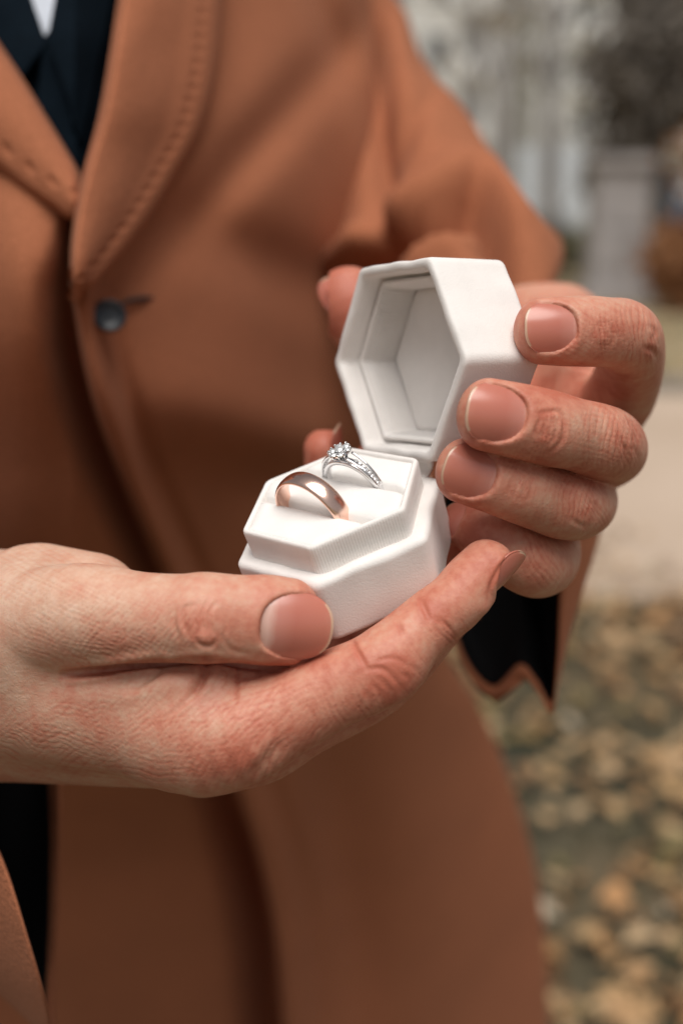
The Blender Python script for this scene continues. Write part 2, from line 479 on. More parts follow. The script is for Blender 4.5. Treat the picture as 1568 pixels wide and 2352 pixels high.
def smooth(V, Q, it=1, lam=0.5):
    src = np.concatenate([Q[:, i] for i in range(4)]); dst = np.concatenate([Q[:, (i + 1) % 4] for i in range(4)])
    c = np.bincount(src, minlength=len(V)) + np.bincount(dst, minlength=len(V))
    for _ in range(it):
        m = np.stack([np.bincount(src, V[dst, k_], len(V)) + np.bincount(dst, V[src, k_], len(V)) for k_ in range(3)], 1) / np.maximum(c, 1)[:, None]
        V = V + lam * (m - V)
    return V
def poly_dist(p, pts):
    pts = np.array(pts, float); best = np.full(len(p), 1e9); along = np.zeros(len(p)); acc = 0
    for i in range(len(pts) - 1):
        ab = pts[i + 1] - pts[i]; L = np.linalg.norm(ab); D = p - pts[i]; t = np.clip(D @ ab / L**2, 0, 1)
        d = np.linalg.norm(D - t[:, None] * ab, axis=1); k_ = d < best; best[k_] = d[k_]; along[k_] = acc + t[k_] * L; acc += L
    return best, along / acc
def curve2(pts, n=8):
    Q = np.array(pts, float); out = []; m = len(Q)
    for i in range(m - 1):
        p0, p1, p2, p3 = Q[max(i - 1, 0)], Q[i], Q[i + 1], Q[min(i + 2, m - 1)]
        for t in np.arange(n) / n:
            out.append(0.5 * ((2*p1) + (-p0 + p2) * t + (2*p0 - 5*p1 + 4*p2 - p3) * t*t + (-p0 + 3*p1 - 3*p2 + p3) * t**3))
    out.append(Q[-1]); return np.array(out)
class Sculpt:
    """works on the finished mesh: V in mm from the lens; strokes are given as they are seen from the front"""
    def __init__(s, V, Q):
        s.V, s.Q = V, Q; s.N = vnormals(V, Q); s.p = proj(V); view = norm(-V); s.front = sstep(0.0, 0.35, (s.N * view).sum(1))
        s.disp = np.zeros(len(V)); s.red = np.zeros(len(V))
    def crease(s, pts, width, depth, zmax=None, red=0.0, taper=True, lip=0.35):
        c = curve2(pts); lo = c.min(0) - 60; hi = c.max(0) + 60
        k_ = np.where(((s.p > lo) & (s.p < hi)).all(1) & (s.front > 0) & ((-s.V[:, 2] < zmax) if zmax else True))[0]
        if not len(k_): return
        d, al = poly_dist(s.p[k_], c); sc_ = F / -s.V[k_, 2]; d = d / sc_     # mm
        tp = np.sin(np.pi * np.clip(al, 0.02, 0.98)) ** 0.5 if taper else 1
        s.disp[k_] -= depth * tp * s.front[k_] * (np.exp(-(d / width) ** 2) - lip * np.exp(-((d - 2 * width) / width) ** 2))
        s.red[k_] += red * tp * np.exp(-(d / (width * 2)) ** 2)
    def bump(s, c, rx, ry, h, ang=0, red=0.0, zmax=None):
        D = s.p - np.array(c, float); a = math.radians(ang)
        u = D[:, 0] * math.cos(a) + D[:, 1] * math.sin(a); v = -D[:, 0] * math.sin(a) + D[:, 1] * math.cos(a)
        g = np.exp(-(u / rx) ** 2 - (v / ry) ** 2) * ((-s.V[:, 2] < zmax) if zmax else 1)
        s.disp += h * g * s.front; s.red += red * g
    def lines(s, c, rx, ry, ang, spacing, depth, rot=0, warp=10, wscale=60, seed=0, sharp=3, brk=0.6, zmax=None):
        """a family of roughly parallel fine skin lines inside a soft ellipse; ang is the direction of the lines"""
        D = s.p - np.array(c, float); r = math.radians(rot)
        u = D[:, 0] * math.cos(r) + D[:, 1] * math.sin(r); v = -D[:, 0] * math.sin(r) + D[:, 1] * math.cos(r)
        g = np.exp(-((u / rx) ** 2 + (v / ry) ** 2) ** 1.5)
        k_ = np.where((g > 0.02) & (s.front > 0) & ((-s.V[:, 2] < zmax) if zmax else True))[0]
        if not len(k_): return
        a = math.radians(ang); q = s.p[k_]; x = q @ [math.cos(a), math.sin(a)]; y = q @ [-math.sin(a), math.cos(a)]
        z0 = np.full(len(k_), seed * 17.3)
        wv = warp * vnoise(np.stack([x / wscale, y / wscale * 1.5, z0], 1)) + warp * 0.4 * vnoise(np.stack([x / (wscale * .35), y / (wscale * .35), z0 + 5], 1))
        ph = (y + wv) / spacing; row = np.floor(ph); f = ph - row
        tri = np.abs(f - 0.5) * 2                      # 1 at the groove
        am = np.clip(0.5 + brk * 1.4 * vnoise(np.stack([x / (wscale * .8), row * 3.7, z0], 1)), 0, 1)
        s.disp[k_] -= 1.45 * depth * g[k_] * s.front[k_] * am * tri ** sharp
        s.red[k_] += 0.22 * g[k_] * am * tri ** sharp
    def done(s):
        s.V = s.V + s.N * s.disp[:, None]; return s.V
def nail_mesh(f, name, parent, nu=22, nv=22, moon=0.13):
    q = f.nail; g = []; zone = []
    r_ = np.concatenate([np.linspace(0, .84, nv - 8), np.linspace(.86, 1, 8)]); th = np.linspace(0, 2 * np.pi, 48, endpoint=False)
    p_ = lambda aa: q['sq'] if aa > 0 else 2.5
    top = []; 
    for r in r_:
        for t in th:
            ca, sa = math.cos(t), math.sin(t); pw = p_(ca)
            k_ = (abs(ca) ** pw + abs(sa) ** pw) ** (-1 / pw)
            aa = ca * k_ * r; uu = sa * k_ * r
            wn = 1 - 0.10 * float(sstep(0.0, -1.0, aa)) - 0.05 * float(sstep(0.3, 1.0, aa))
            a = aa * q['l'] * (1.04 if aa < 0 else 1.0); u = uu * wn * (q['w'] + 0.38)
            v = f.nail_v(a, u) + q['lift'] * float(sstep(0.2, 1, aa)) - 0.25 * float(sstep(-0.86, -1.0, aa)) - (0.10 * max(0, r - 0.93) / 0.07)
            g.append(q['o'] + q['T'] * a + q['B'] * u + q['N'] * v); top.append((a, u))
            rimd = (1 - r) * 1.0
            zf = (aa + 1) / 2
            # the free edge follows the outline at the tip
            ed = 1 - (1 - r) * 2.2 if ca > 0.35 else 0
            zone.append(max(moon + zf * (0.86 - moon), float(sstep(0.50, 0.75, ca)) * float(sstep(0.90, 0.94, r))))
    n = len(th); V = np.array(g); nr = len(r_)
    V2 = V - q['N'] * 0.42
    faces = []
    for i in range(1, nr):
        for j in range(n):
            a, b = i * n + j, i * n + (j + 1) % n; c, d = (i - 1) * n + (j + 1) % n, (i - 1) * n + j
            if i == 1: faces.append([a, b, 0])
            else: faces.append([a, b, c, d])
    base = nr * n
    for j in range(n):
        a, b = (nr - 1) * n + j, (nr - 1) * n + (j + 1) % n; faces.append([a, base + a - 0, base + b, b][::-1])
    for i in range(1, nr):
        for j in range(n):
            a, b = base + i * n + j, base + i * n + (j + 1) % n; c, d = base + (i - 1) * n + (j + 1) % n, base + (i - 1) * n + j
            faces.append([a, base, b] if i == 1 else [d, c, b, a])
    VV = np.concatenate([V, V2]); zz = np.concatenate([zone, zone])
    o = mesh_obj(name, W(VV), faces, NAIL, parent, attrs={'zone': zz})
    return o
# ---------------------------------------------------------------- the two hands
def build_hand_right():          # the man's right hand, palm up under the box, thumb towards the lens
    up = (0, 1, 0)
    th = Finger([
        (60, 1440, 282, 14.0, 13.0, 12.0, (-0.1, 0.25, 1)),
        (190, 1412, 270, 12.4, 12.0, 10.5, (0, 0.2, 1)),
        (320, 1418, 264, 10.6, 10.0, 9.5, (0, 0.1, 1)),
        (415, 1420, 261, 10.2, 9.3, 9.0, (0, 0.05, 1)),
        (470, 1419, 260, 10.5, 9.6, 8.6, (0, 0.03, 1)),
        (545, 1421, 261, 10.1, 8.6, 8.6, (0.02, 0.0, 1)),
        (610, 1424, 262, 10.5, 7.9, 8.8, (0.04, -0.03, 1)),
        (660, 1428, 263, 10.2, 7.4, 8.4, (0.06, -0.05, 1)),
    ], kbase=9, base_len=26)
    th.set_nail(9.3, 17.2, 15.0, curve=1.0, tilt=-4, roll=3, sink=0.05, sq=2.7)
    dI = (0.55, -0.80, 0.22)
    ix = Finger([
        (430, 1660, 276, 15, 15, 14, (0.1, -0.9, 0.5)),
        (540, 1680, 269, 13.2, 13.2, 12, (0.3, -0.9, 0.35)),
        (650, 1638, 267, 10.6, 10.6, 10.0, (0.5, -0.84, 0.25)),
        (760, 1582, 266, 9.4, 9.6, 9.0, dI),
        (840, 1545, 266, 9.5, 9.8, 8.4, dI),
        (893, 1515, 267, 9.7, 9.7, 8.6, (0.62, -0.75, 0.22)),
        (950, 1464, 268.5, 8.4, 7.6, 7.9, (0.68, -0.70, 0.2)),
        (1000, 1420, 270, 8.0, 7.0, 7.6, (0.7, -0.68, 0.2)),
        (1042, 1385, 271, 8.0, 7.2, 7.2, (0.72, -0.66, 0.2)),
        (1085, 1342, 272.5, 7.6, 6.4, 7.6, (0.74, -0.62, 0.28)),
        (1122, 1305, 274, 7.1, 5.3, 7.4, (0.77, -0.58, 0.27)),
    ], kbase=9, base_len=24)
    ix.set_nail(8.2, 12.6, 11.5, curve=1.0, tilt=-2, roll=0, sink=0.0, sq=2.5)
    md = Finger([
        (480, 1700, 296, 14, 13, 12, (0.1, -0.95, 0.1)),
        (590, 1702, 291, 11.0, 11.2, 11, (0.3, -0.9, 0.1)),
        (700, 1650, 290, 9.8, 9.5, 9, (0.45, -0.85, 0.1)),
        (860, 1560, 293, 9.8, 9.6, 8.6, (0.7, -0.7, 0.1)),
        (980, 1450, 301, 8.6, 8, 8, (0.8, -0.6, 0)),
        (1050, 1360, 309, 8.2, 7.6, 7.6, (0.95, -0.3, 0)),
        (1072, 1275, 314, 7.6, 6.6, 7.4, (1, 0, 0)),
        (1066, 1225, 316, 6.8, 5.6, 7, (1, 0.1, 0)),
    ], kbase=7, base_len=22)
    md.set_nail(7.5, 12, 10.5, sink=0)
    rg = Finger([
        (430, 1650, 318, 13, 12, 11, (0, -1, 0)),
        (560, 1640, 318, 10.5, 10, 10, (0.2, -1, 0)),
        (720, 1550, 325, 9.4, 9, 9, (0.6, -0.8, 0)),
        (850, 1420, 340, 9.4, 9, 8.4, (0.8, -0.6, 0)),
        (893, 1290, 349, 8, 7.8, 7.8, (1, 0, 0)),
        (885, 1150, 350, 7.8, 7.4, 7.4, (1, 0.1, 0)),
        (862, 1060, 345, 6.6, 5.6, 6.8, (0.95, 0.3, 0)),
    ], kbase=7, base_len=22)
    rg.set_nail(7, 11, 9.5, sink=0)
    pk = Finger([
        (360, 1600, 334, 12, 11, 10, (0, -1, -0.1)),
        (480, 1560, 336, 9.5, 9, 9, (0.3, -1, 0)),
        (620, 1440, 342, 8.4, 8, 8, (0.7, -0.7, 0)),
        (700, 1320, 347, 8.2, 7.8, 7.6, (0.95, -0.3, 0)),
        (745, 1180, 345, 7.2, 6.8, 7.0, (1, 0.0, 0.1)),
        (752, 1090, 341, 7.2, 6.4, 7.0, (0.97, 0.1, 0.2)),
        (748, 1030, 338, 6.9, 5.0, 6.6, (0.94, 0.2, 0.28)),
    ], kbase=6, base_len=22)
    pk.set_nail(7.6, 11.5, 9.5, tilt=3, sink=0)
    bones = [
        # metacarpals and heel of the hand
        ((-60, 1535, 305, 22), (470, 1655, 277, 15.5), None),
        ((-60, 1610, 322, 22), (460, 1690, 298, 14.0), None),
        ((-60, 1590, 335, 21), (430, 1650, 318, 13.0), None),
        ((-60, 1520, 345, 19), (370, 1590, 335, 12.5), None),
        ((60, 1450, 300, 20), (250, 1440, 285, 14), None),          # thenar
        ((100, 1365, 300, 12.5), (215, 1372, 297, 11.0), None),     # the ball of the thumb, seen over the thumb
        ((-20, 1400, 315, 17), (120, 1400, 312, 14), None),
        ((150, 1560, 288, 15), (420, 1590, 277, 11), None),         # first web muscle
        ((430, 1605, 280, 12), (690, 1566, 274, 8.6), None),
        ((-420, 1520, 345, 26), (-40, 1545, 322, 24), None),        # wrist and forearm
        ((-420, 1540, 375, 24), (-40, 1550, 345, 22), None),
        ((-1000, 1500, 400, 34), (-420, 1530, 365, 27), None),
    ]
    H = Hand([ix, md, rg, pk], bones, k_palm=9.0)
    H2 = Hand([th], [], k_palm=1)
    body_ev = H.ev
    crease_line = curve2([(150, 1549), (240, 1540), (330, 1526), (420, 1519), (560, 1528), (690, 1534)])
    def ev(X):
        d = body_ev(X)
        k_ = np.where(((X > th.lo - 6) & (X < th.hi + 6)).all(1))[0]
        if len(k_):
            dt, sv = th.ev(X[k_])
            # the thumb lies against the hand: fused at its root, only touching towards its tip
            kk = 1.0 + 9.0 * (1 - sstep(th.L * 0.04, th.L * 0.26, sv))
            # over the root the upper side stays soft while the fold below it is sharp
            d[k_] = smin(d[k_], dt, kk)
        return d
    H.ev = ev
    lo = Pt(-120, 1860, 300).min() * 0 + np.array([-112, -75, -385]); hi = np.array([42, 24, -240])
    V, Q = H.mesh(lo, hi, 0.43)
    V, Q = biggest(V, Q)
    V = smooth(V, Q, 2, 0.5)
    s = Sculpt(V, Q)
    s.red += 0.04 + 0.17 * sstep(350, 850, s.p[:, 0])
    s.bump((1120, 1402), 22, 22, 0.8)
    # redness: finger ends, knuckles, undersides
    s.bump((640, 1430), 110, 110, 0, red=0.12); s.bump((470, 1420), 45, 60, 0, red=0.10)
    s.bump((690, 1640), 260, 110, 0, ang=-25, red=0.12); s.bump((520, 1760), 110, 60, 0, red=0.22)
    s.bump((890, 1540), 80, 70, 0, red=0.12); s.bump((1000, 1420), 60, 60, 0, red=0.10); s.bump((1130, 1300), 60, 60, 0, red=0.15)
    s.bump((740, 1030), 80, 80, 0, red=0.3); s.bump((850, 1040), 60, 60, 0, red=0.3)
    s.bump((60, 1350), 200, 120, 0, red=-0.16); s.bump((0, 1520), 150, 100, 0, red=-0.08)
    s.bump((690, 1505), 60, 30, 0, red=0.15)
    # the fold between thumb and hand
    s.crease([(150, 1549), (230, 1541), (300, 1529), (370, 1520)], 0.9, 1.9, red=0.2, lip=0.5)
    s.crease([(300, 1533), (420, 1521), (480, 1518), (560, 1530), (640, 1538)], 0.8, 1.5, red=0.2, lip=0.2)
    # bulges below the thumb
    s.bump((405, 1565), 55, 28, 1.9, -12); s.bump((505, 1562), 28, 32, 1.5); s.bump((300, 1592), 110, 30, 1.1, -6)
    s.bump((560, 1575), 40, 30, 0.7)
    s.crease([(476, 1515), (470, 1548), (455, 1580), (440, 1600)], 0.9, 1.1, red=0.15, taper=True)
    s.crease([(545, 1526), (547, 1570), (540, 1610)], 0.5, 0.35, red=0.1)
    s.crease([(600, 1530), (590, 1552)], 0.5, 0.4, red=0.1)
    s.crease([(385, 1530), (350, 1560), (300, 1590)], 0.9, 0.6, red=0.05)
    s.crease([(480, 1545), (440, 1600), (380, 1650)], 0.5, 0.25)
    # thumb knuckle
    for x, dpt in ((427, .5), (440, .4), (455, .55), (470, .6), (486, .4)):
        s.crease([(x + 10, 1372 + abs(x - 460) * .5), (x - 4, 1400), (x - 6, 1430), (x + 8, 1462)], 0.55, dpt, red=0.10)
    s.bump((470, 1462), 18, 13, 0.55); s.crease([(452, 1450), (456, 1476), (482, 1484), (496, 1470)], 0.45, 0.4, red=0.1)
    s.crease([(404, 1395), (400, 1430), (410, 1465)], 0.6, 0.25, red=.05); s.crease([(388, 1405), (383, 1440)], 0.6, 0.18)
    s.crease([(505, 1452), (530, 1490), (575, 1502)], 0.5, 0.2); s.crease([(500, 1380), (520, 1430), (512, 1470)], 0.4, 0.14)
    s.bump((470, 1350), 60, 24, -0.35)
    # nail fold on the thumb
    s.crease([(600, 1505), (650, 1518), (700, 1514), (735, 1490)], 0.8, 0.35, red=0.2)
    # fine skin lines
    s.lines((230, 1440), 190, 110, 24, 11, 0.16, seed=1, warp=9, brk=.8)
    s.lines((260, 1440), 170, 100, -48, 13, 0.15, seed=2, warp=9, brk=.8)
    s.lines((250, 1480), 120, 60, 8, 10, 0.14, seed=21, warp=9, brk=.8)
    s.lines((380, 1440), 90, 70, -60, 11, 0.13, seed=3, warp=7)
    s.lines((80, 1320), 160, 70, 28, 12, 0.13, seed=4, warp=8, wscale=110)
    s.lines((400, 1650), 200, 90, -42, 13, 0.15, seed=5, warp=10, brk=.7)
    s.lines((420, 1690), 180, 80, -12, 12, 0.10, seed=6, warp=9)
    s.lines((600, 1660), 160, 90, -50, 14, 0.17, seed=7, warp=9)
    s.lines((540, 1760), 150, 60, -65, 15, 0.18, seed=8, warp=9)
    s.lines((200, 1620), 200, 90, 5, 13, 0.10, seed=9, warp=11)
    s.lines((100, 1720), 220, 70, 22, 12, 0.11, seed=10, warp=9)
    s.lines((300, 1770), 200, 40, 8, 14, 0.11, seed=11, warp=9)
    s.lines((620, 1600), 150, 60, -20, 15, 0.12, seed=12, warp=9)
    s.lines((940, 1545), 90, 60, 48, 10, 0.12, seed=13, warp=6, brk=.5)
    s.lines((1040, 1455), 70, 35, 48, 11, 0.2, seed=14, warp=6)
    s.lines((800, 1620), 100, 50, 60, 14, 0.22, seed=15, warp=7)
    s.lines((130, 1700), 200, 120, -35, 16, 0.08, seed=16)
    # index: knuckle wrinkles and joint creases
    for a, dpt in (((852, 1570, 874, 1612), .45), ((872, 1560, 897, 1606), .5), ((897, 1556, 920, 1592), .5), ((918, 1548, 942, 1574), .4), ((830, 1580, 850, 1628), .35), ((812, 1592, 826, 1640), .28), ((940, 1530, 962, 1556), .3)):
        x0, y0, x1, y1 = a; s.crease([(x0, y0), ((x0 + x1) / 2 + 7, (y0 + y1) / 2 - 3), (x1, y1)], 0.6, dpt * .36, red=0.03)
    s.crease([(836, 1540), (875, 1536), (910, 1560)], 0.6, 0.25, red=0.05); s.crease([(860, 1520), (900, 1512), (940, 1530)], 0.5, 0.16, red=.1)
    s.crease([(806, 1466), (822, 1500), (842, 1535)], 0.55, 0.4, red=0.25); s.crease([(914, 1430), (926, 1460)], 0.5, 0.25, red=0.2)
    s.crease([(966, 1378), (976, 1402), (988, 1430)], 0.6, 0.35, red=0.25); s.crease([(1002, 1420), (1030, 1440), (1048, 1470)], 0.5, 0.2, red=0.1)
    s.crease([(1133, 1372), (1124, 1360), (1128, 1340), (1150, 1300), (1190, 1262)], 0.45, 0.3, red=0.2)
    s.crease([(560, 1800), (610, 1750), (650, 1700)], 1.4, 0.5)
    V = s.done()
    return V, Q, s.red, [(f, nm) for f, nm in ((th, 1), (ix, 1), (md, 0), (rg, 0), (pk, 1))]

def build_hand_left():           # the man's left hand, fingers curled round the lid from the right
    z = (0, 0.05, 1)
    ix = Finger([
        (1330, 985, 362, 12, 12, 11, (1, 0.3, -0.2)),
        (1405, 930, 344, 11, 11.5, 10, (1, 0.3, 0)),
        (1440, 855, 320, 9.6, 9.8, 9, (1, 0.1, 0.1)),
        (1440, 795, 302, 9.8, 9.6, 8.2, (0.9, 0.15, 0.6)),
        (1426, 772, 291, 9.5, 9.3, 8.0, (0.55, 0.1, 0.9)),
        (1396, 764, 284, 8.7, 7.6, 7.8, (0.25, 0, 1)),
        (1350, 761, 280, 8.7, 7.8, 7.8, (0.08, 0, 1)),
        (1300, 761, 277, 8.5, 7.2, 8.0, (-0.05, 0.02, 1)),
        (1246, 760, 276, 8.2, 6.3, 7.6, (-0.12, 0.02, 1)),
    ], kbase=7, base_len=20)
    ix.set_nail(5.9, 12.6, 11.6, tilt=-2, roll=0, sink=0.0, sq=2.7)
    md = Finger([
        (1290, 1060, 365, 12, 12, 11, (1, 0, -0.2)),
        (1365, 1050, 342, 11, 11, 10, (1, 0, 0.1)),
        (1402, 1040, 318, 9.4, 9.6, 9, (1, 0, 0.2)),
        (1396, 1024, 297, 9.8, 9.6, 8.4, (0.9, 0.1, 0.7)),
        (1368, 1012, 283, 9.4, 8.8, 8.2, (0.5, 0.1, 0.9)),
        (1315, 997, 275, 8.8, 7.7, 8, (0.2, 0, 1)),
        (1262, 984, 269, 9.0, 7.8, 8, (0.0, 0.05, 1)),
        (1195, 968, 265, 8.8, 7.2, 8.2, (-0.12, 0.06, 1)),
        (1118, 952, 263, 8.5, 6.2, 7.6, (-0.2, 0.08, 1)),
    ], kbase=7, base_len=20)
    md.set_nail(6.6, 14.3, 13.0, tilt=-2, roll=0, sink=0.0, sq=2.7)
    rg = Finger([
        (1250, 1120, 362, 12, 12, 11, (1, 0, -0.2)),
        (1320, 1135, 342, 10, 10.5, 10, (1, -0.1, 0.1)),
        (1342, 1150, 318, 9.2, 9, 9, (1, -0.1, 0.2)),
        (1326, 1160, 298, 9.2, 9, 8.2, (0.8, -0.1, 0.7)),
        (1290, 1158, 287, 8.9, 8.6, 8.0, (0.45, 0, 0.9)),
        (1240, 1142, 280, 8.4, 7.4, 7.8, (0.2, 0, 1)),
        (1188, 1122, 275, 8.3, 7.5, 7.8, (0.05, 0, 1)),
        (1125, 1100, 272, 8.0, 6.8, 7.8, (-0.05, 0.05, 1)),
        (1066, 1080, 271, 7.9, 6.0, 7.4, (-0.15, 0.08, 1)),
    ], kbase=7, base_len=20)
    rg.set_nail(6.0, 12.8, 12.0, tilt=-2, roll=-6, sink=0.0, sq=2.7)
    pk = Finger([
        (1200, 1180, 358, 11, 11, 10, (1, -0.2, -0.2)),
        (1250, 1225, 342, 9.4, 9.5, 9, (0.9, -0.5, 0)),
        (1262, 1280, 318, 8.6, 8.4, 8.4, (0.8, -0.6, 0.2)),
        (1240, 1300, 301, 8.6, 8.2, 7.8, (0.6, -0.5, 0.6)),
        (1200, 1288, 291, 8.2, 7.8, 7.4, (0.1, -0.3, 0.9)),
        (1152, 1252, 288, 7.4, 6.8, 7.0, (-0.1, -0.2, 1)),
        (1110, 1224, 290, 7.2, 6.4, 6.8, (-0.3, 0, 1)),
        (1075, 1205, 296, 6.6, 5.4, 6.4, (-0.4, 0.1, 0.9)),
    ], kbase=6, base_len=18)
    pk.set_nail(5.5, 10, 9, sink=0)
    th = Finger([
        (1230, 930, 395, 15, 14, 13, (0.3, 0.9, -0.4)),
        (1120, 880, 382, 12, 11.5, 11, (0.2, 0.8, -0.6)),
        (1000, 850, 370, 10.6, 10.5, 10, (0.1, 0.6, -0.8)),
        (905, 812, 360, 10.6, 10, 9.4, (-0.2, 0.5, -0.9)),
        (850, 770, 352, 10.0, 8.6, 9.0, (-0.2, 0.25, -0.95)),
        (808, 708, 349, 10.2, 7.6, 9.6, (-0.20, 0.2, -0.95)),
        (795, 676, 350, 9.9, 6.6, 9.2, (-0.22, 0.3, -0.93)),
    ], kbase=9, base_len=24)
    th.set_nail(10.2, 15, 14.6, tilt=-3, sink=0.0)
    bones = [
        ((1240, 840, 415, 23), (1390, 940, 350, 12.0), None),
        ((1240, 880, 418, 22), (1350, 1055, 350, 12.0), None),
        ((1230, 900, 418, 21), (1300, 1130, 350, 11.5), None),
        ((1220, 920, 418, 20), (1235, 1200, 350, 11.0), None),
        ((1250, 900, 412, 20), (1190, 950, 385, 16), None),
        ((1235, 800, 470, 27), (1250, 806, 420, 25), None),
        ((1250, 806, 420, 24), (1370, 830, 360, 12), None),
        ((1200, 740, 560, 32), (1235, 800, 470, 27), None),
    ]
    H = Hand([ix, md, rg, pk, th], bones, k_palm=7.0, k_f=0.8)
    V, Q = H.mesh([-4, -36, -470], [106, 82, -250], 0.43)
    V, Q = biggest(V, Q)
    V = smooth(V, Q, 2, 0.5)
    s = Sculpt(V, Q)
    s.red += 0.11
    s.bump((1240, 760), 110, 90, 0, red=0.15); s.bump((1120, 950), 120, 90, 0, red=0.20); s.bump((1080, 1085), 110, 80, 0, red=0.28)
    s.bump((1480, 790), 60, 70, 0, red=0.14); s.bump((1430, 1020), 60, 60, 0, red=0.12); s.bump((1230, 1290), 100, 80, 0, red=0.16)
    s.bump((1330, 1165), 70, 60, 0, red=0.1); s.bump((1300, 890), 140, 40, 0, red=0.3); s.bump((1290, 720), 140, 30, 0, red=0.06)
    s.bump((780, 690), 110, 110, 0, red=0.42, zmax=400); s.bump((1070, 1220), 60, 80, 0, red=0.3)
    s.bump((1340, 1090), 160, 40, 0, ang=12, red=0.18)
    def knuckle(c, ang, n, span, gap, dep, seed):
        a = math.radians(ang); t = np.array([math.cos(a), math.sin(a)]); b = np.array([-t[1], t[0]]); r = random.Random(seed)
        for i in range(n):
            o = np.array(c) + t * (i - (n - 1) / 2) * gap; bow = (i - (n - 1) / 2) * 5
            L = span * (1 - 0.25 * abs(i - (n - 1) / 2) / n) * r.uniform(.75, 1)
            s.crease([tuple(o - b * L + t * bow * -1), tuple(o - b * L * .4 + t * r.uniform(-3, 3)), tuple(o + b * L * .4 + t * r.uniform(-3, 3)), tuple(o + b * L - t * bow)], 0.5, dep * r.uniform(.6, 1.1), red=0.08, zmax=300)
    knuckle((1385, 768), 2, 4, 34, 15, 0.24, 1)
    knuckle((1262, 985), 12, 5, 38, 14, 0.26, 2)
    knuckle((1195, 1122), 18, 4, 32, 14, 0.2, 3)
    s.bump((1380, 780), 14, 12, 0.25); s.bump((1245, 1012), 16, 10, 0.3, 10); s.lines((1385, 768), 40, 50, 85, 8, 0.16, seed=44, warp=9, brk=.9); s.lines((1265, 988), 40, 52, 100, 8, 0.16, seed=45, warp=9, brk=.9); s.lines((1195, 1122), 36, 46, 108, 8, 0.14, seed=46, warp=9, brk=.9); s.lines((1265, 988), 40, 52, 20, 9, 0.12, seed=47, warp=9, brk=.9); s.lines((1385, 768), 40, 50, 0, 9, 0.12, seed=48, warp=9, brk=.9)
    s.crease([(1236, 950), (1280, 945), (1296, 970), (1292, 1010), (1262, 1040)], 0.5, 0.35, red=.06)
    # the ends of the knuckles
    s.crease([(1492, 748), (1504, 762), (1500, 780)], 0.6, 0.3, red=.1); s.crease([(1478, 800), (1498, 806), (1508, 826)], 0.7, 0.35, red=.1)
    s.crease([(1440, 965), (1458, 985), (1462, 1010)], 0.6, 0.3, red=.1); s.crease([(1425, 1010), (1436, 1040), (1428, 1070)], 0.6, 0.3, red=.1); s.crease([(1455, 1030), (1464, 1050), (1452, 1075)], 0.6, 0.25)
    s.crease([(1350, 1150), (1368, 1165), (1366, 1195)], 0.6, 0.25); s.crease([(1310, 1190), (1330, 1205), (1350, 1210)], 0.6, 0.2)
    s.lines((1480, 780), 50, 70, 80, 9, 0.16, seed=41, warp=8); s.lines((1450, 1015), 50, 70, 70, 9, 0.16, seed=42, warp=8); s.lines((1370, 1180), 50, 60, 60, 9, 0.14, seed=43, warp=8)
    s.lines((1440, 770), 80, 80, 90, 12, 0.16, seed=31, warp=7)
    s.lines((1400, 1010), 80, 80, 96, 12, 0.15, seed=32, warp=7)
    s.lines((1390, 1010), 90, 80, 12, 13, 0.10, seed=33, warp=7)
    s.lines((1300, 1150), 90, 70, 104, 12, 0.14, seed=34, warp=7)
    s.lines((1320, 760), 60, 80, 30, 12, 0.10, seed=35, warp=6)
    s.lines((1210, 1050), 60, 50, -60, 10, 0.12, seed=36, warp=6)
    s.lines((1240, 1290), 60, 70, 60, 13, 0.14, seed=37, warp=8)
    s.lines((1330, 880), 120, 30, 10, 12, 0.12, seed=38)
    s.lines((780, 690), 90, 90, 12, 5.5, 0.09, seed=39, warp=5, wscale=50, zmax=400, brk=.3)
    s.crease([(1300, 735), (1320, 745), (1318, 790), (1290, 815)], 0.5, 0.25, red=0.15)
    s.crease([(1308, 842), (1345, 848), (1372, 862)], 0.7, 0.3, red=.1)
    V = s.done()
    return V, Q, s.red, [(ix, 1), (md, 1), (rg, 1), (pk, 0), (th, 1)]
# ---------------------------------------------------------------- the ring box
RB = np.array([[-0.19209, 0.94311, -0.27136], [-0.53846, 0.12989, 0.83258], [0.82046, 0.30605, 0.48288]]); TB = np.array([-2.686, 4.575, -282.765])
RL = np.array([[0.23014, 0.43694, 0.86955], [0.80496, -0.58761, 0.08222], [0.54688, 0.68103, -0.48695]]); TL = np.array([13.038, 37.743, -284.278]) * 1.04
def fB(v): return W(np.asarray(v, float) @ RB.T + TB)
def fL(v): return W(np.asarray(v, float) * 1.04 @ RL.T + TL)
def hexpoint(R, k, e=0.0, m=0.0):
    a = math.radians(60 * k); v = np.array([math.cos(a), math.sin(a)]) * R
    h = np.array([-0.5, -0.8660254]); n_ = np.array([0.8660254, -0.5])
    X = v @ h; Y = v @ n_; X *= 1 + e
    if k % 6 in (2, 3, 0, 5): X += math.copysign(m, X)
    return X * h + Y * n_
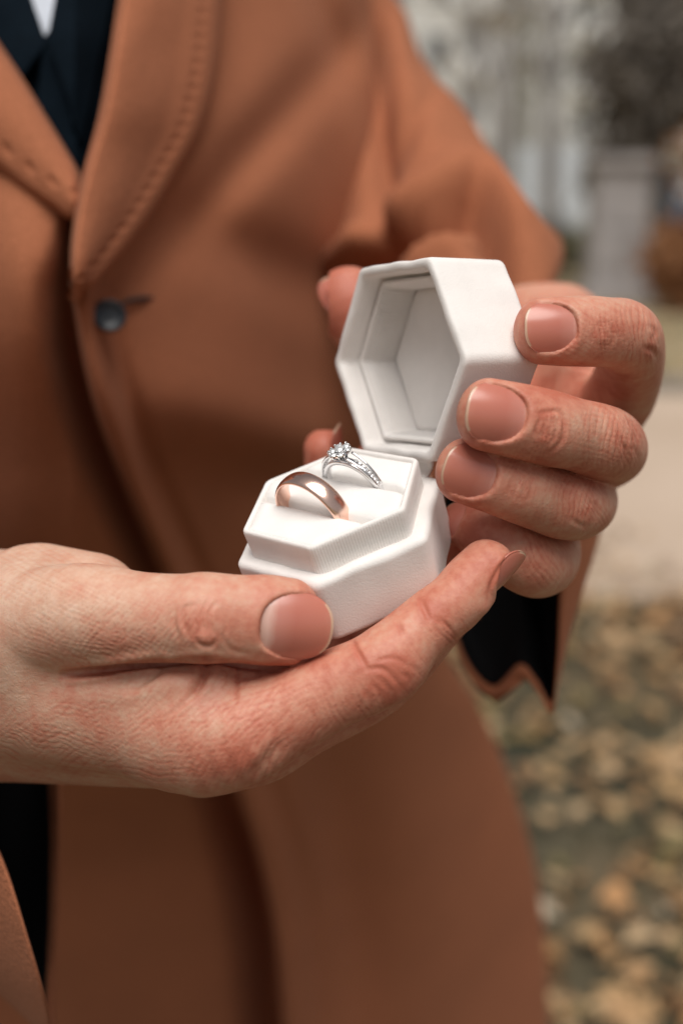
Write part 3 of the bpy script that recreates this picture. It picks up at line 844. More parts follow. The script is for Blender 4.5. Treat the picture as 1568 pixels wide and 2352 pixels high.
def hexring(R, z, rc, e=0, m=0, seg=10, nc=6, ribs=None):
    """rounded hexagon, corners of radius rc; ribs = (count per side, depth)"""
    P = [hexpoint(R, k, e, m) for k in range(6)]; out = []
    for k in range(6):
        p0, p1, p2 = P[k - 1], P[k], P[(k + 1) % 6]; a = norm(p0 - p1); b = norm(p2 - p1)
        half = math.acos(np.clip(a @ b, -1, 1)) / 2; t = rc / math.tan(half); bis = norm(a + b); c = p1 + bis * (rc / math.sin(half))
        s0 = p1 + a * t - c; s1 = p1 + b * t - c
        a0 = math.atan2(s0[1], s0[0]); a1 = math.atan2(s1[1], s1[0]); d = (a1 - a0 + math.pi) % (2 * math.pi) - math.pi
        for i in range(nc): 
            an = a0 + d * i / (nc - 1); out.append(c + rc * np.array([math.cos(an), math.sin(an)]))
        q0 = p1 + b * t; p3 = P[(k + 2) % 6]; a_ = norm(p1 - p2); b_ = norm(p3 - p2); h2 = math.acos(np.clip(a_ @ b_, -1, 1)) / 2
        q1 = p2 + a_ * (rc / math.tan(h2))
        for i in range(1, seg): out.append(q0 + (q1 - q0) * i / seg)
    out = np.array(out)
    if ribs:
        n_, dep = ribs; d = np.roll(out, -1, 0) - np.roll(out, 1, 0); nn = norm(np.stack([d[:, 1], -d[:, 0]], 1))
        L = np.concatenate([[0], np.cumsum(np.linalg.norm(np.diff(out, axis=0), axis=1))])
        out = out + nn * (dep * np.cos(L * 2 * np.pi / n_))[:, None]
    return np.concatenate([out, np.full((len(out), 1), z)], 1)
def hexloft(prof, seg=10, nc=6, e=0, m=0, close0=True, close1=True, jitter=0.0, loop=False):
    rings = []
    for p_ in prof:
        R, z, rc = p_[:3]; rings.append(hexring(R, z, rc, e, m, seg, nc, p_[3] if len(p_) > 3 else None))
    n = len(rings[0]); V = np.concatenate(rings)
    if jitter: V = V + jitter * np.stack([vnoise(V + k_ * 31, 5.0) for k_ in range(3)], 1)
    Fc = []
    R_ = len(rings)
    for i in range(R_ if loop else R_ - 1):
        for j in range(n):
            a, b = i * n + j, i * n + (j + 1) % n; i2 = (i + 1) % R_
            Fc.append([a, b, i2 * n + (j + 1) % n, i2 * n + j])
    if not loop:
        for fl, i in ((close0, 0), (close1, R_ - 1)):
            if fl:
                c = V[i * n:(i + 1) * n].mean(0); ci = len(V); V = np.concatenate([V, c[None]])
                Fc += [[i * n + j, i * n + (j + 1) % n, ci] for j in range(n)]
    return V, Fc
def arc(R0, z0, R1, z1, bulge_r, k=5, rc0=3.0, rc1=3.0):
    """quarter-round between two points of a profile"""
    out = []
    for i in range(k + 1):
        t = i / k * math.pi / 2
        if bulge_r: R, z = R1 + (R0 - R1) * math.cos(t), z0 + (z1 - z0) * math.sin(t)
        else: R, z = R0 + (R1 - R0) * math.sin(t), z1 + (z0 - z1) * math.cos(t)
        out.append((R, z, rc0 + (rc1 - rc0) * i / k))
    return out
box_loc = fB([[0, 0, -25]])[0]
ring_box = tag(empty('ring_box', box_loc), 'open hexagonal ivory velvet ring box held between both hands', 'ring box')
HL, HB, RLp = 7.77, 17.19, 24.0
# lower body with its rounded top edge
prof = [(26.6, -HL - HB, 2.6)] + arc(26.6, -HL - HB, 27.9, -HL - HB + 1.6, False, 4, 2.6, 3.0) + [(28.0, -HL - HB / 2, 3.2), (28.2, -HL - 2.0, 3.2)] + arc(28.2, -HL - 1.6, 26.4, -HL + 0.1, True, 6, 3.2, 3.0) + [(24.6, -HL + 0.1, 2.8), (23.4, -HL - 0.4, 2.6)]
V, Fc = hexloft(prof, seg=26, nc=7, close1=True, jitter=0.26)
base = mesh_obj('box_base', fB(V), Fc, VELVET, ring_box)
# ribbed neck
pitch = 0.7
prof = [(RLp - 0.25, -HL - 0.6, 2.4, (pitch, .05)), (RLp - 0.30, -HL + 0.3, 2.4, (pitch, .095)), (RLp - 0.25, -HL + 2.2, 2.4, (pitch, .10)), (RLp - 0.1, -3.0, 2.4, (pitch, .095)), (RLp, -1.3, 2.4, (pitch, .05))]
for i in range(1, 9):
    t = i / 8 * math.pi; prof.append((RLp - 0.85 + 0.85 * math.cos(t), -1.0 + 0.95 * math.sin(t), 2.4, (pitch, .05)))
prof += [(RLp - 1.9, -2.6, 2.2), (RLp - 2.3, -4.0, 2.0)]
V, Fc = hexloft(prof, seg=150, nc=14, close0=False, close1=False)
neck = mesh_obj('ribbed_neck', fB(V), Fc, VELVET, base)
# cushion: three soft rolls that run along the front-left side; the rings stand in the slots between them
a5, a0 = np.array(hexpoint(1, 5)), np.array(hexpoint(1, 0)); dirA = norm(a0 - a5)            # along the rolls
dirB = np.array([-dirA[1], dirA[0]]); 
if dirB @ hexpoint(1, 2) < 0: dirB = -dirB                                                # away from the front
SL1, SL2 = -6.4, 7.4
Rc = 22.3; ap = Rc * math.cos(math.pi / 6)
n1, n2 = 90, 120; ys = np.linspace(-ap, ap, n1); V = []; 
def cushion_z(x, y):
    edge = np.clip(1 - np.abs(y) / ap, 0, 1); xm = Rc - np.abs(y) / math.tan(math.pi / 3)
    ex = np.clip((xm - np.abs(x)) / 3.0, 0, 1); ey = np.clip((ap - np.abs(y)) / 3.0, 0, 1)
    z = -1.3 + 1.1 * np.sqrt(np.clip(1 - (1 - np.minimum(ex, ey)) ** 2, 0, 1)) 
    for sl, wd in ((SL1, 1.5), (SL2, 1.2)):
        d = np.abs(y - sl); z = z - 1.3 * np.exp(-(d / wd) ** 2) - 2.5 * np.exp(-(d / 0.55) ** 2)
        z = z + 0.35 * np.exp(-((d - 4.2) / 3.0) ** 2)
    return z + 0.12 * vnoise(np.stack([x, y, x * 0], -1), 6.0)
grid = []
for y in ys:
    xm = Rc - abs(y) / math.tan(math.pi / 3); x = np.linspace(-xm, xm, n2)
    grid.append(np.stack([x, np.full(n2, y)], 1))
G = np.array(grid); Z = cushion_z(G[..., 0], G[..., 1])
XY = G[..., :1] * dirA + G[..., 1:] * dirB
V = np.concatenate([XY, Z[..., None]], -1).reshape(-1, 3)
Fc = [[i * n2 + j, i * n2 + j + 1, (i + 1) * n2 + j + 1, (i + 1) * n2 + j] for i in range(n1 - 1) for j in range(n2 - 1)]
rim = [j for j in range(n2)] + [i * n2 + n2 - 1 for i in range(1, n1)] + [(n1 - 1) * n2 + j for j in range(n2 - 2, -1, -1)] + [i * n2 for i in range(n1 - 2, 0, -1)]
b0 = len(V); Vr = V[rim].copy(); Vr[:, 2] = -7.0; V = np.concatenate([V, Vr]); m = len(rim)
Fc += [[rim[j], rim[(j + 1) % m], b0 + (j + 1) % m, b0 + j][::-1] for j in range(m)] + [[b0 + j for j in range(m)]]
mesh_obj('cushion', fB(V), Fc, CUSHION, base)
# lid: outer shell, rim, recess, ribbed inner wall, back lining   (its z axis runs from the open rim to the closed back)
LE, LM, LD = 0.105, -0.933, 22.6
prof = [(25.8, LD, 2.4)] + arc(25.8, LD, 27.7, LD - 1.8, False, 6, 2.4, 3.0) + [(27.9, LD / 2, 3.0), (28.0, 1.8, 3.0)]
for i in range(0, 9):
    t = i / 8 * math.pi; prof.append((26.45 + 1.5 * math.copysign(abs(math.cos(t)) ** 0.7, math.cos(t)), 1.5 - 1.45 * math.sin(t) ** 0.7, 3.0 - 0.8 * i / 8))
prof += [(24.8, 3.5, 2.2), (24.7, 6.6, 2.0), (24.4, 7.2, 2.0), (23.6, 7.5, 1.9), (22.6, 7.5, 1.8), (22.0, 7.9, 1.6)]
V, Fc = hexloft(prof, seg=26, nc=7, e=LE, m=LM, close1=False, jitter=0.26)
lid = mesh_obj('box_lid', fL(V), Fc, VELVET, ring_box)
prof = [(23.75, 7.6, 1.9, (1.05, .05))]
for i in range(0, 9):                           # a padded, ribbed roll ...
    t = i / 8 * math.pi; prof.append((23.0 + 0.75 * math.cos(t), 6.3 - 1.1 * math.sin(t), 1.8, (1.05, .05 + .16 * i / 8)))
prof += [(22.1, 7.4, 1.7, (1.05, .24)), (21.9, 10, 1.6, (1.05, .30)), (21.7, 13.0, 1.6, (1.05, .30)), (21.5, 15.4, 1.6, (1.05, .24))]   # ... and the ribbed wall behind it
V, Fc = hexloft(prof, seg=110, nc=12, e=LE, m=LM, close0=False, close1=False)
mesh_obj('ribbed_lining', fL(V), Fc, VELVET, lid)
prof = [(21.7, 15.9, 1.6), (20.9, 15.0, 1.6), (19.6, 14.7, 1.6), (12, 14.6, 1.4), (5, 14.6, 1)]
V, Fc = hexloft(prof, seg=20, nc=5, e=LE, m=LM, close0=False, close1=True, jitter=0.18)
mesh_obj('back_lining', fL(V), Fc, VELVET, lid)
# hinge: a cloth strip joining base and lid
h0, h1 = hexpoint(26.5, 2), hexpoint(26.5, 3); l0, l1 = hexpoint(27.2, 2, LE, LM), hexpoint(27.2, 3, LE, LM)
A = fB([[*h0, -HL - 1.5], [*h1, -HL - 1.5]]); B = fL([[*l0, 3.0], [*l1, 3.0]])
V = []; nn = 14; mm = 8
off = norm(fB([[-math.sqrt(3) / 2, .5, 0]]) - fB([[0, 0, 0]]))[0]
for j in range(mm + 1):
    for i in range(nn + 1):
        t = 0.12 + 0.76 * i / nn; u = j / mm; p_ = (A[0] * (1 - t) + A[1] * t) * (1 - u) + (B[0] * (1 - t) + B[1] * t) * u
        V.append(p_ + off * 0.002 * math.sin(u * math.pi))
V = np.array(V); Fc = [[j * (nn + 1) + i, j * (nn + 1) + i + 1, (j + 1) * (nn + 1) + i + 1, (j + 1) * (nn + 1) + i] for j in range(mm) for i in range(nn)]
hinge = mesh_obj('hinge', V, Fc, VELVET, ring_box)
sm = hinge.modifiers.new('thick', 'SOLIDIFY'); sm.thickness = 0.0008

# ---------------------------------------------------------------- the rings
def ring_frame(cx, cy, cz, tilt=0.0):
    """ring plane stands on the cushion along the rolls: X along dirA, Z up, Y across"""
    A = np.array([*dirA, 0]); Bv = np.array([*dirB, 0]); Zv = np.array([0, 0, 1.0])
    c, s_ = math.cos(math.radians(tilt)), math.sin(math.radians(tilt)); Z2 = Zv * c + Bv * s_; B2 = Bv * c - Zv * s_
    o = A * cx + Bv * cy + Zv * cz
    return lambda p_: fB(np.asarray(p_, float)[:, :1] * A + np.asarray(p_, float)[:, 1:2] * B2 + np.asarray(p_, float)[:, 2:] * Z2 + o)
def band(Rin, prof, n=128):
    """prof(theta) -> list of (radial, across) points, closed"""
    V = []; 
    for i in range(n):
        t = 2 * math.pi * i / n; pr = prof(t)
        for r, y in pr: V.append((math.sin(t) * r, y, math.cos(t) * r))
    k_ = len(pr); Fc = [[i * k_ + j, i * k_ + (j + 1) % k_, ((i + 1) % n) * k_ + (j + 1) % k_, ((i + 1) % n) * k_ + j] for i in range(n) for j in range(k_)]
    return np.array(V), Fc
def gold_prof(t):
    out = []; Ro, Ri, hw = 11.1, 9.75, 2.55
    for i in range(13):
        a = math.pi * i / 12; out.append((Ro - 1.0 + 1.0 * math.sin(a) ** 0.8, -hw * math.cos(a)))
    for i in range(1, 8):
        a = math.pi * i / 8; out.append((Ri + 0.45 - 0.45 * math.sin(a) ** 0.7, hw * math.cos(a)))
    return out
fr = ring_frame(-0.6, SL1, -1.6, -4)
V, Fc = band(9.7, gold_prof)
gold = mesh_obj('wedding_ring', fr(V), Fc, GOLD)
tag(gold, 'plain wide rose gold wedding band standing in the front slot of the cushion', 'ring')
# diamond ring
ro = fB([[*(dirB * SL2), 0]])[0]
dring = tag(empty('diamond_ring', ro), 'slim white gold ring with a round cluster of diamonds in the back slot', 'ring')
fr = ring_frame(1.0, SL2, -3.2, -6)
def sil_prof(t):
    tt = (t + math.pi) % (2 * math.pi) - math.pi; k_ = min(1, abs(tt) / 1.5)
    Ro = 9.75; Ri = 8.35; hw = 0.95 + 0.35 * (1 - k_); out = []
    for i in range(9):
        a = math.pi * i / 8; out.append((Ro - 0.5 + 0.5 * math.sin(a) ** 0.6, -hw * math.cos(a)))
    for i in range(1, 6):
        a = math.pi * i / 6; out.append((Ri + 0.3 - 0.3 * math.sin(a), hw * math.cos(a)))
    return out
V, Fc = band(8.3, sil_prof)
bandm = mesh_obj('band', fr(V), Fc, SILVER, dring)
# shoulders: two rails on each side that rise from the band to the cluster, small stones in between
def tube(path, r, n=8):
    path = np.array(path, float); T = norm(np.gradient(path, axis=0)); V = []
    up_ = np.array([0.0, 1.0, 0.13]); 
    for p_, t in zip(path, T):
        a = norm(np.cross(t, up_)); b = np.cross(t, a)
        rr = r if np.isscalar(r) else r
        for k_ in range(n): V.append(p_ + rr * (math.cos(2 * math.pi * k_ / n) * a + math.sin(2 * math.pi * k_ / n) * b))
    m_ = len(path); Fc = [[i * n + k_, i * n + (k_ + 1) % n, (i + 1) * n + (k_ + 1) % n, (i + 1) * n + k_] for i in range(m_ - 1) for k_ in range(n)]
    Fc += [list(range(n))[::-1], [(m_ - 1) * n + k_ for k_ in range(n)]]
    return np.array(V), Fc
def gem(r, depth=0.6, n=8):
    V = [(0, 0, 0.28 * r)]; 
    for k_ in range(n): a = 2 * math.pi * k_ / n; V.append((0.55 * r * math.cos(a), 0.55 * r * math.sin(a), 0.28 * r))
    for k_ in range(n * 2): a = math.pi * k_ / n; V.append((r * math.cos(a), r * math.sin(a), 0))
    V.append((0, 0, -depth * r)); V = np.array(V)
    Fc = [[0, 1 + k_, 1 + (k_ + 1) % n] for k_ in range(n)]
    for k_ in range(n):
        a, b = 1 + k_, 1 + (k_ + 1) % n; g = 1 + n + 2 * k_; N2 = 2 * n
        Fc += [[a, g, 1 + n + (2 * k_ + 1) % N2], [a, 1 + n + (2 * k_ + 1) % N2, b], [b, 1 + n + (2 * k_ + 1) % N2, 1 + n + (2 * k_ + 2) % N2]]
    last = len(V) - 1; Fc += [[1 + n + k_, last, 1 + n + (k_ + 1) % (2 * n)] for k_ in range(2 * n)]
    return V, Fc
for sgn in (-1, 1):
    for side in (-1, 1):
        path = []
        for i in range(17):
            k_ = i / 16; t = sgn * (1.25 - 1.02 * k_); r = 9.75 + 0.2 + 1.5 * k_ ** 1.6
            path.append((math.sin(t) * r, side * (0.75 + 0.55 * k_), math.cos(t) * r))
        V, Fc = tube(path, 0.34); mesh_obj('shoulder_rail', fr(V), Fc, SILVER, bandm)
    ng = 8
    for i in range(ng):
        k_ = (i + 0.3) / ng; t = sgn * (1.22 - 0.86 * k_); r = 9.95 + 1.25 * k_ ** 1.6
        c = np.array([math.sin(t) * r, 0, math.cos(t) * r]); rad = norm(c); tan = np.array([rad[2], 0, -rad[0]])
        gv, gf = gem(0.52, n=6); P_ = c + gv[:, :1] * tan + gv[:, 1:2] * np.array([0, 1, 0]) + gv[:, 2:] * rad
        mesh_obj('side_stone', fr(P_), gf, GEM, dring, smooth=False)
# cluster: one stone in the middle and six round it, each in small claws, in a cup
ctr = np.array([0, 0, 12.4]); mb = MB()
spots = [(0, 0, 0.4, 1.3)] + [(2.05 * math.cos(a), 2.05 * math.sin(a), 0.0, 1.0) for a in [math.pi / 3 * i + .3 for i in range(6)]]
for x, y, z, r in spots:
    gv, gf = gem(r, n=8); mesh_obj('stone', fr(gv + ctr + [x, y, z]), gf, GEM, dring, smooth=False)
cup = []
for i in range(4):
    z = [-2.5, -1.2, -0.55, -0.25][i]; r = [1.0, 1.7, 2.7, 3.05][i]
    cup.append([(r * math.cos(2 * math.pi * k_ / 24), r * math.sin(2 * math.pi * k_ / 24), z) for k_ in range(24)])
V = np.array(cup).reshape(-1, 3) + ctr; Fc = [[i * 24 + k_, i * 24 + (k_ + 1) % 24, (i + 1) * 24 + (k_ + 1) % 24, (i + 1) * 24 + k_] for i in range(3) for k_ in range(24)] + [list(range(24))[::-1], [72 + k_ for k_ in range(24)]]
mesh_obj('setting', fr(V), Fc, SILVER, bandm)
for i in range(12):
    a = math.pi / 6 * i + .3 + math.pi / 12; r0, r1 = (1.3, 2.85) if i % 2 else (1.1, 3.05)
    path = [(r0 * math.cos(a), r0 * math.sin(a), -2.2), (r1 * math.cos(a), r1 * math.sin(a), -0.5), (r1 * .99 * math.cos(a), r1 * .99 * math.sin(a), 0.18), (r1 * .86 * math.cos(a), r1 * .86 * math.sin(a), 0.42)]
    V, Fc = tube(np.array(path) + ctr, 0.23, 6); mesh_obj('claw', fr(V), Fc, SILVER, dring)
# ---------------------------------------------------------------- the man: clothes
person = tag(empty('person', (W(Pt(500, 1200, 760))[0], W(Pt(500, 1200, 760))[1], 0.0)), 'man in a camel wool coat over a navy suit, holding the ring box out', 'person')
def D0(y, x=170):                                # how far off the front of the coat is; the chest is turned, its left side is further back
    x = np.asarray(x, float); return sinterp(y, [(-350, 424), (0, 400), (300, 390), (700, 394), (1176, 442), (1800, 570), (2352, 690), (2750, 770)]) + 0.24 * np.maximum(x - 170, 0) - 0.02 * np.minimum(x - 170, 0)
def sheet(name, fn, nu, nv, mat, parent, thick=3.0, attrs=None):
    """fn(u, v) arrays -> mm from the lens; a cloth of real thickness"""
    u, v = np.meshgrid(np.linspace(0, 1, nu), np.linspace(0, 1, nv)); P_ = fn(u, v)
    du = np.gradient(P_, axis=1); dv = np.gradient(P_, axis=0); N = norm(np.cross(du, dv)); 
    flip = np.sign((N * -P_).sum(-1).mean()); N = N * flip
    V = np.concatenate([P_.reshape(-1, 3), (P_ - N * thick).reshape(-1, 3)]); n = nu * nv
    i, j = np.meshgrid(np.arange(nv - 1), np.arange(nu - 1), indexing='ij'); a = (i * nu + j).ravel()
    q = np.stack([a, a + nu, a + nu + 1, a + 1], 1); q2 = (q + n)[:, ::-1]
    rim = list(range(nu)) + [k_ * nu + nu - 1 for k_ in range(1, nv)] + [(nv - 1) * nu + k_ for k_ in range(nu - 2, -1, -1)] + [k_ * nu for k_ in range(nv - 2, 0, -1)]
    r = np.array(rim); r2 = np.roll(r, -1); q3 = np.stack([r, r2, r2 + n, r + n], 1)
    Q = np.concatenate([q, q2, q3]); 
    return mesh_obj(name, W(V), Q, mat, parent)
def G2(x, y, cx, cy, rx, ry, ang=0):
    a = math.radians(ang); dx, dy = x - cx, y - cy; u = dx * math.cos(a) + dy * math.sin(a); v = -dx * math.sin(a) + dy * math.cos(a)
    return np.exp(-(u / rx) ** 2 - (v / ry) ** 2)
coat_o = np.array(person['_o'])
# front panel with the buttonhole: from the edge of the closure round the man's left side
XL = [(-350, 420), (0, 330), (250, 262), (420, 215), (560, 168), (640, 160), (720, 172), (830, 190), (950, 222), (1150, 300), (1320, 372), (1500, 437), (1820, 545), (1950, 590), (2100, 625), (2352, 650), (2750, 668)]
XR = [(-350, 840), (0, 852), (400, 868), (620, 872), (900, 915), (1200, 962), (1500, 1025), (1620, 1100), (1850, 1190), (2050, 1238), (2352, 1262), (2750, 1280)]
def front_panel(u, v):
    y = -330 + 3050 * v; xl = sinterp(y, XL); xr = sinterp(y, XR)
    ph = np.clip(u * 1.22, 0, 1.22) * math.pi / 2; s_ = np.where(u < 0.82, np.sin(ph), 1.0 - 0.0 * u)
    lin = u / 0.82; mix_ = np.clip(lin, 0, 1); sx = 0.45 * mix_ + 0.55 * np.sin(mix_ * math.pi / 2)
    back = np.clip((u - 0.82) / 0.18, 0, 1)
    x = xl + (xr - xl) * (sx - 0.30 * back ** 1.4)
    d = D0(y, x) + 50 * (1 - np.cos(mix_ * math.pi / 2)) ** 1.3 + 150 * back
    d = d + 10 * np.exp(-(u / 0.012) ** 2)                       # turned edge
    # soft drape
    d = d - 10 * G2(x, y, 640, 380, 150, 260, 10) + 12 * G2(x, y, 620, 300, 60, 420, 42) - 10 * G2(x, y, 420, 850, 260, 160, 10)
    d = d + 9 * G2(x, y, 760, 60, 45, 330, -22) - 12 * G2(x, y, 860, 380, 60, 300, -8) + 10 * G2(x, y, 650, 620, 300, 80, 25)
    d = d - 16 * G2(x, y, 560, 1010, 380, 120, 12) + 14 * G2(x, y, 700, 1120, 320, 90, 16)
    d = d - 14 * G2(x, y, 960, 2000, 120, 600, -4) + 18 * G2(x, y, 780, 2150, 90, 520, -4) - 10 * G2(x, y, 700, 1950, 60, 320, -12)
    d = d + 5 * vnoise(np.stack([x / 260, y / 420, x * 0], -1)) 
    d = d - 7 * np.exp(-((x - xl - 30) / 34) ** 2)               # the facing makes the edge stand proud
    d = d + 5 * np.exp(-((x - xl - 88) / 26) ** 2) * sstep(500, 900, y)
    return Pt(x, y, d)
coat = sheet('coat', front_panel, 190, 240, COAT, person, 3.0)
coat['label'] = 'camel wool overcoat with wide lapels, one dark button closed'
# the other front, lying underneath
def under_panel(u, v):
    x = -1000 + 2000 * u; yt = np.where(x < 187, sinterp(x, [(-1000, -350), (-420, 120), (-100, 305), (0, 372), (60, 420), (120, 458), (187, 500)]), 500 + (x - 187) * 3.2)
    yt = np.minimum(yt, 2300); y = yt + (2720 - yt) * v; lim = sinterp(y, XL) + 190; x = np.minimum(x, lim)
    d = D0(y, x * 0.5 + 85) + 10 + 14 * sstep(750, 1100, y) + 100 * sstep(1500, 2000, y) + 120 * np.clip((-200 - x) / 800, 0, 1) ** 1.5
    edge = sinterp(y, XL)
    d = d + 34 * np.exp(-((x - edge + 12) / 52) ** 2) * sstep(560, 850, y) + 40 * sstep(-130, 0, x - edge) * sstep(1400, 1900, y) + 30 * sstep(-60, 60, x - edge)
    d = d - 12 * G2(x, y, 60, 620, 110, 260, -10) - 8 * G2(x, y, 60, 1100, 90, 500, 0) + 4 * vnoise(np.stack([x / 260, y / 420, x * 0 + 4], -1))
    d = d + 30 * G2(x, y, 130, 320, 150, 120, 25) * 0
    return Pt(x, y, d)
o = sheet('coat_front', under_panel, 220, 170, COAT, coat, 3.0)
# lapels
def lapel(name, inner, outer, y0, y1, lift, edge_in, stitch, rev=False, amp=1.0):
    def fn(u, v):
        y = y0 + (y1 - y0) * v; xi = sinterp(y, inner); xo = sinterp(y, outer); x = xi + (xo - xi) * u
        fade = np.clip(np.abs(xo - xi) / 60, 0.25, 1)
        d = D0(y, x) - 4 - lift * np.sin(np.clip(u, 0, 1) ** 0.8 * math.pi) * fade - (5 + edge_in * (1 - u) ** 3) * fade
        d = d + 9 * np.exp(-(u / 0.05) ** 2) - 5 * sstep(0.6, 0.95, u) * fade + 3 * np.exp(-((1 - u) / 0.03) ** 2)
        off = np.abs(xo - x)
        dim = np.exp(-((off - stitch) / 9) ** 2) * (0.5 + 0.5 * np.cos(y / 29 * 2 * math.pi)) + 0.2 * np.exp(-((off - stitch) / 7) ** 2)
        d = d + 1.3 * dim * sstep(0, 60, y1 - y) * amp
        d = d + 1.6 * vnoise(np.stack([x / 90, y / 120, x * 0 + 9], -1))
        return Pt(x, y, d)
    return sheet(name, fn, 90, 260, COAT, coat, 4.0)
lapel('lapel', [(-330, 345), (-150, 300), (0, 271), (120, 252), (270, 225), (400, 190), (500, 170), (600, 161), (700, 172)],
      [(-330, 520), (-150, 520), (0, 512), (150, 498), (290, 464), (400, 405), (510, 337), (590, 275), (645, 226), (700, 184)], -330, 698, 10, 4, 46)
# the other lapel: its notch line runs down to the closure
def lap2(u, v):
    x = -420 + (187 + 420) * v; yt = sinterp(x, [(-420, -500), (0, 100), (60, 190), (110, 272), (150, 338), (187, 402)]); yb = sinterp(x, [(-420, 160), (-100, 325), (0, 392), (60, 440), (120, 478), (165, 505), (187, 500)])
    y = yt + (yb - yt) * u
    d = D0(y, x) + 5 - 6 * np.sin(u * math.pi) - 6 * u + 7 * np.exp(-(u / 0.05) ** 2) + 3 * np.exp(-((1 - u) / 0.05) ** 2)
    off = yb - y; d = d + 1.2 * np.exp(-((off - 62) / 11) ** 2) * np.exp(-(((x + 8) % 52 - 26) / 11) ** 2)
    return Pt(x, y, d)
sheet('lapel', lap2, 80, 160, COAT, coat, 3.2)
# the button, its shank and the buttonhole
def lathe(prof, n=40):
    V = []; 
    for r, z in prof: V += [(r * math.cos(2 * math.pi * k_ / n), r * math.sin(2 * math.pi * k_ / n), z) for k_ in range(n)]
    Fc = [[i * n + k_, i * n + (k_ + 1) % n, (i + 1) * n + (k_ + 1) % n, (i + 1) * n + k_] for i in range(len(prof) - 1) for k_ in range(n)]
    Fc += [list(range(n))[::-1], [(len(prof) - 1) * n + k_ for k_ in range(n)]]
    return np.array(V), Fc
BUT = simple_mat('dark_horn', (0.008, 0.012, 0.018), 0.38, noise=0.5, nscale=120)
bp = Pt(252, 725, float(D0(725, 252)) - 10); bz = norm(np.array([0.28, 0.05, 1.0])); bx = norm(np.cross([0, 1, 0], bz)); by = np.cross(bz, bx)
V, Fc = lathe([(0.5, -2.4), (9.0, -2.4), (10.6, -1.2), (11.0, 0.2), (10.7, 1.5), (9.6, 2.1), (8.3, 1.6), (6.8, 0.5), (4.5, 0.15), (0.4, 0.1)])
toB = lambda v: W((v[:, :1] * bx + v[:, 1:2] * by + v[:, 2:] * bz) * 0.54 + bp)
but = mesh_obj('button', toB(V), Fc, BUT, coat)
THREAD = simple_mat('dark_thread', (0.02, 0.02, 0.022), 0.9)
for dx, dy in ((-1.6, -1.6), (1.6, -1.6), (-1.6, 1.6), (1.6, 1.6)):
    V, Fc = lathe([(0.2, 0.1), (0.8, 0.2), (0.8, 0.55), (0.2, 0.7)], 10); mesh_obj('thread', toB(V + [dx, dy, 0]), Fc, THREAD, but)
V, Fc = lathe([(2.2, -9), (2.0, -2)], 12); mesh_obj('shank', toB(V), Fc, THREAD, but)
path = [Pt(x, y, float(D0(y, x)) - 1.5 + dz) for x, y, dz in ((276, 700, 0), (300, 690, -.4), (330, 685, 0), (350, 684, 1.0), (330, 690, 0), (300, 696, -.4), (278, 704, 0))]
def tube2(path, r, n=10, taper=None):
    path = np.array(path, float); T = norm(np.gradient(path, axis=0)); V = []; up_ = np.array([0.05, 0.1, 1.0])
    for q, (p_, t) in enumerate(zip(path, T)):
        a = norm(np.cross(t, up_)); b = np.cross(t, a); rr = r if taper is None else taper[q]
        for k_ in range(n): V.append(p_ + rr * (math.cos(2 * math.pi * k_ / n) * a + math.sin(2 * math.pi * k_ / n) * b))
    m_ = len(path); Fc = [[i * n + k_, i * n + (k_ + 1) % n, (i + 1) * n + (k_ + 1) % n, (i + 1) * n + k_] for i in range(m_ - 1) for k_ in range(n)]
    Fc += [list(range(n))[::-1], [(m_ - 1) * n + k_ for k_ in range(n)]]
    return np.array(V), Fc
V, Fc = tube2(path[:4], 1, taper=[0.6, 0.9, 0.9, 0.5]); mesh_obj('buttonhole', W(V), Fc, THREAD, coat)
# the navy suit in the opening, and the shirt
def jac(x0, y0, x1, y1, x2, y2, x3, y3, dd, sag=0):
    def fn(u, v):
        xa = x0 + (x1 - x0) * u; xb = x3 + (x2 - x3) * u; ya = y0 + (y1 - y0) * u; yb = y3 + (y2 - y3) * u
        x = xa + (xb - xa) * v; y = ya + (yb - ya) * v
        return Pt(x, y, D0(y, x) + dd - 4 * np.sin(u * math.pi) + 1.5 * vnoise(np.stack([x / 80, y / 90, x * 0], -1)))
    return fn
sheet('suit_jacket', jac(96, 92, 420, -340, 420, 620, 60, 620, 26), 40, 60, SUIT, person, 2.5)['label'] = 'navy suit jacket showing in the V of the coat'
sj = bpy.data.objects['suit_jacket']
sheet('jacket_front', jac(-500, -340, 112, 96, 200, 620, -500, 620, 32), 40, 60, SUIT, sj, 2.5)
sheet('jacket_lapel', jac(-260, -340, 55, -60, 108, 98, -60, 330, 25), 40, 40, SUIT, sj, 2.0)
sheet('jacket_lapel', jac(108, 96, 190, -340, 330, -340, 190, 330, 20), 40, 40, SUIT, sj, 2.0)
sheet('shirt', jac(-100, -340, 300, -340, 300, 300, -100, 300, 48), 30, 30, SHIRT, person, 1.5)['label'] = 'white shirt, only a sliver in view'
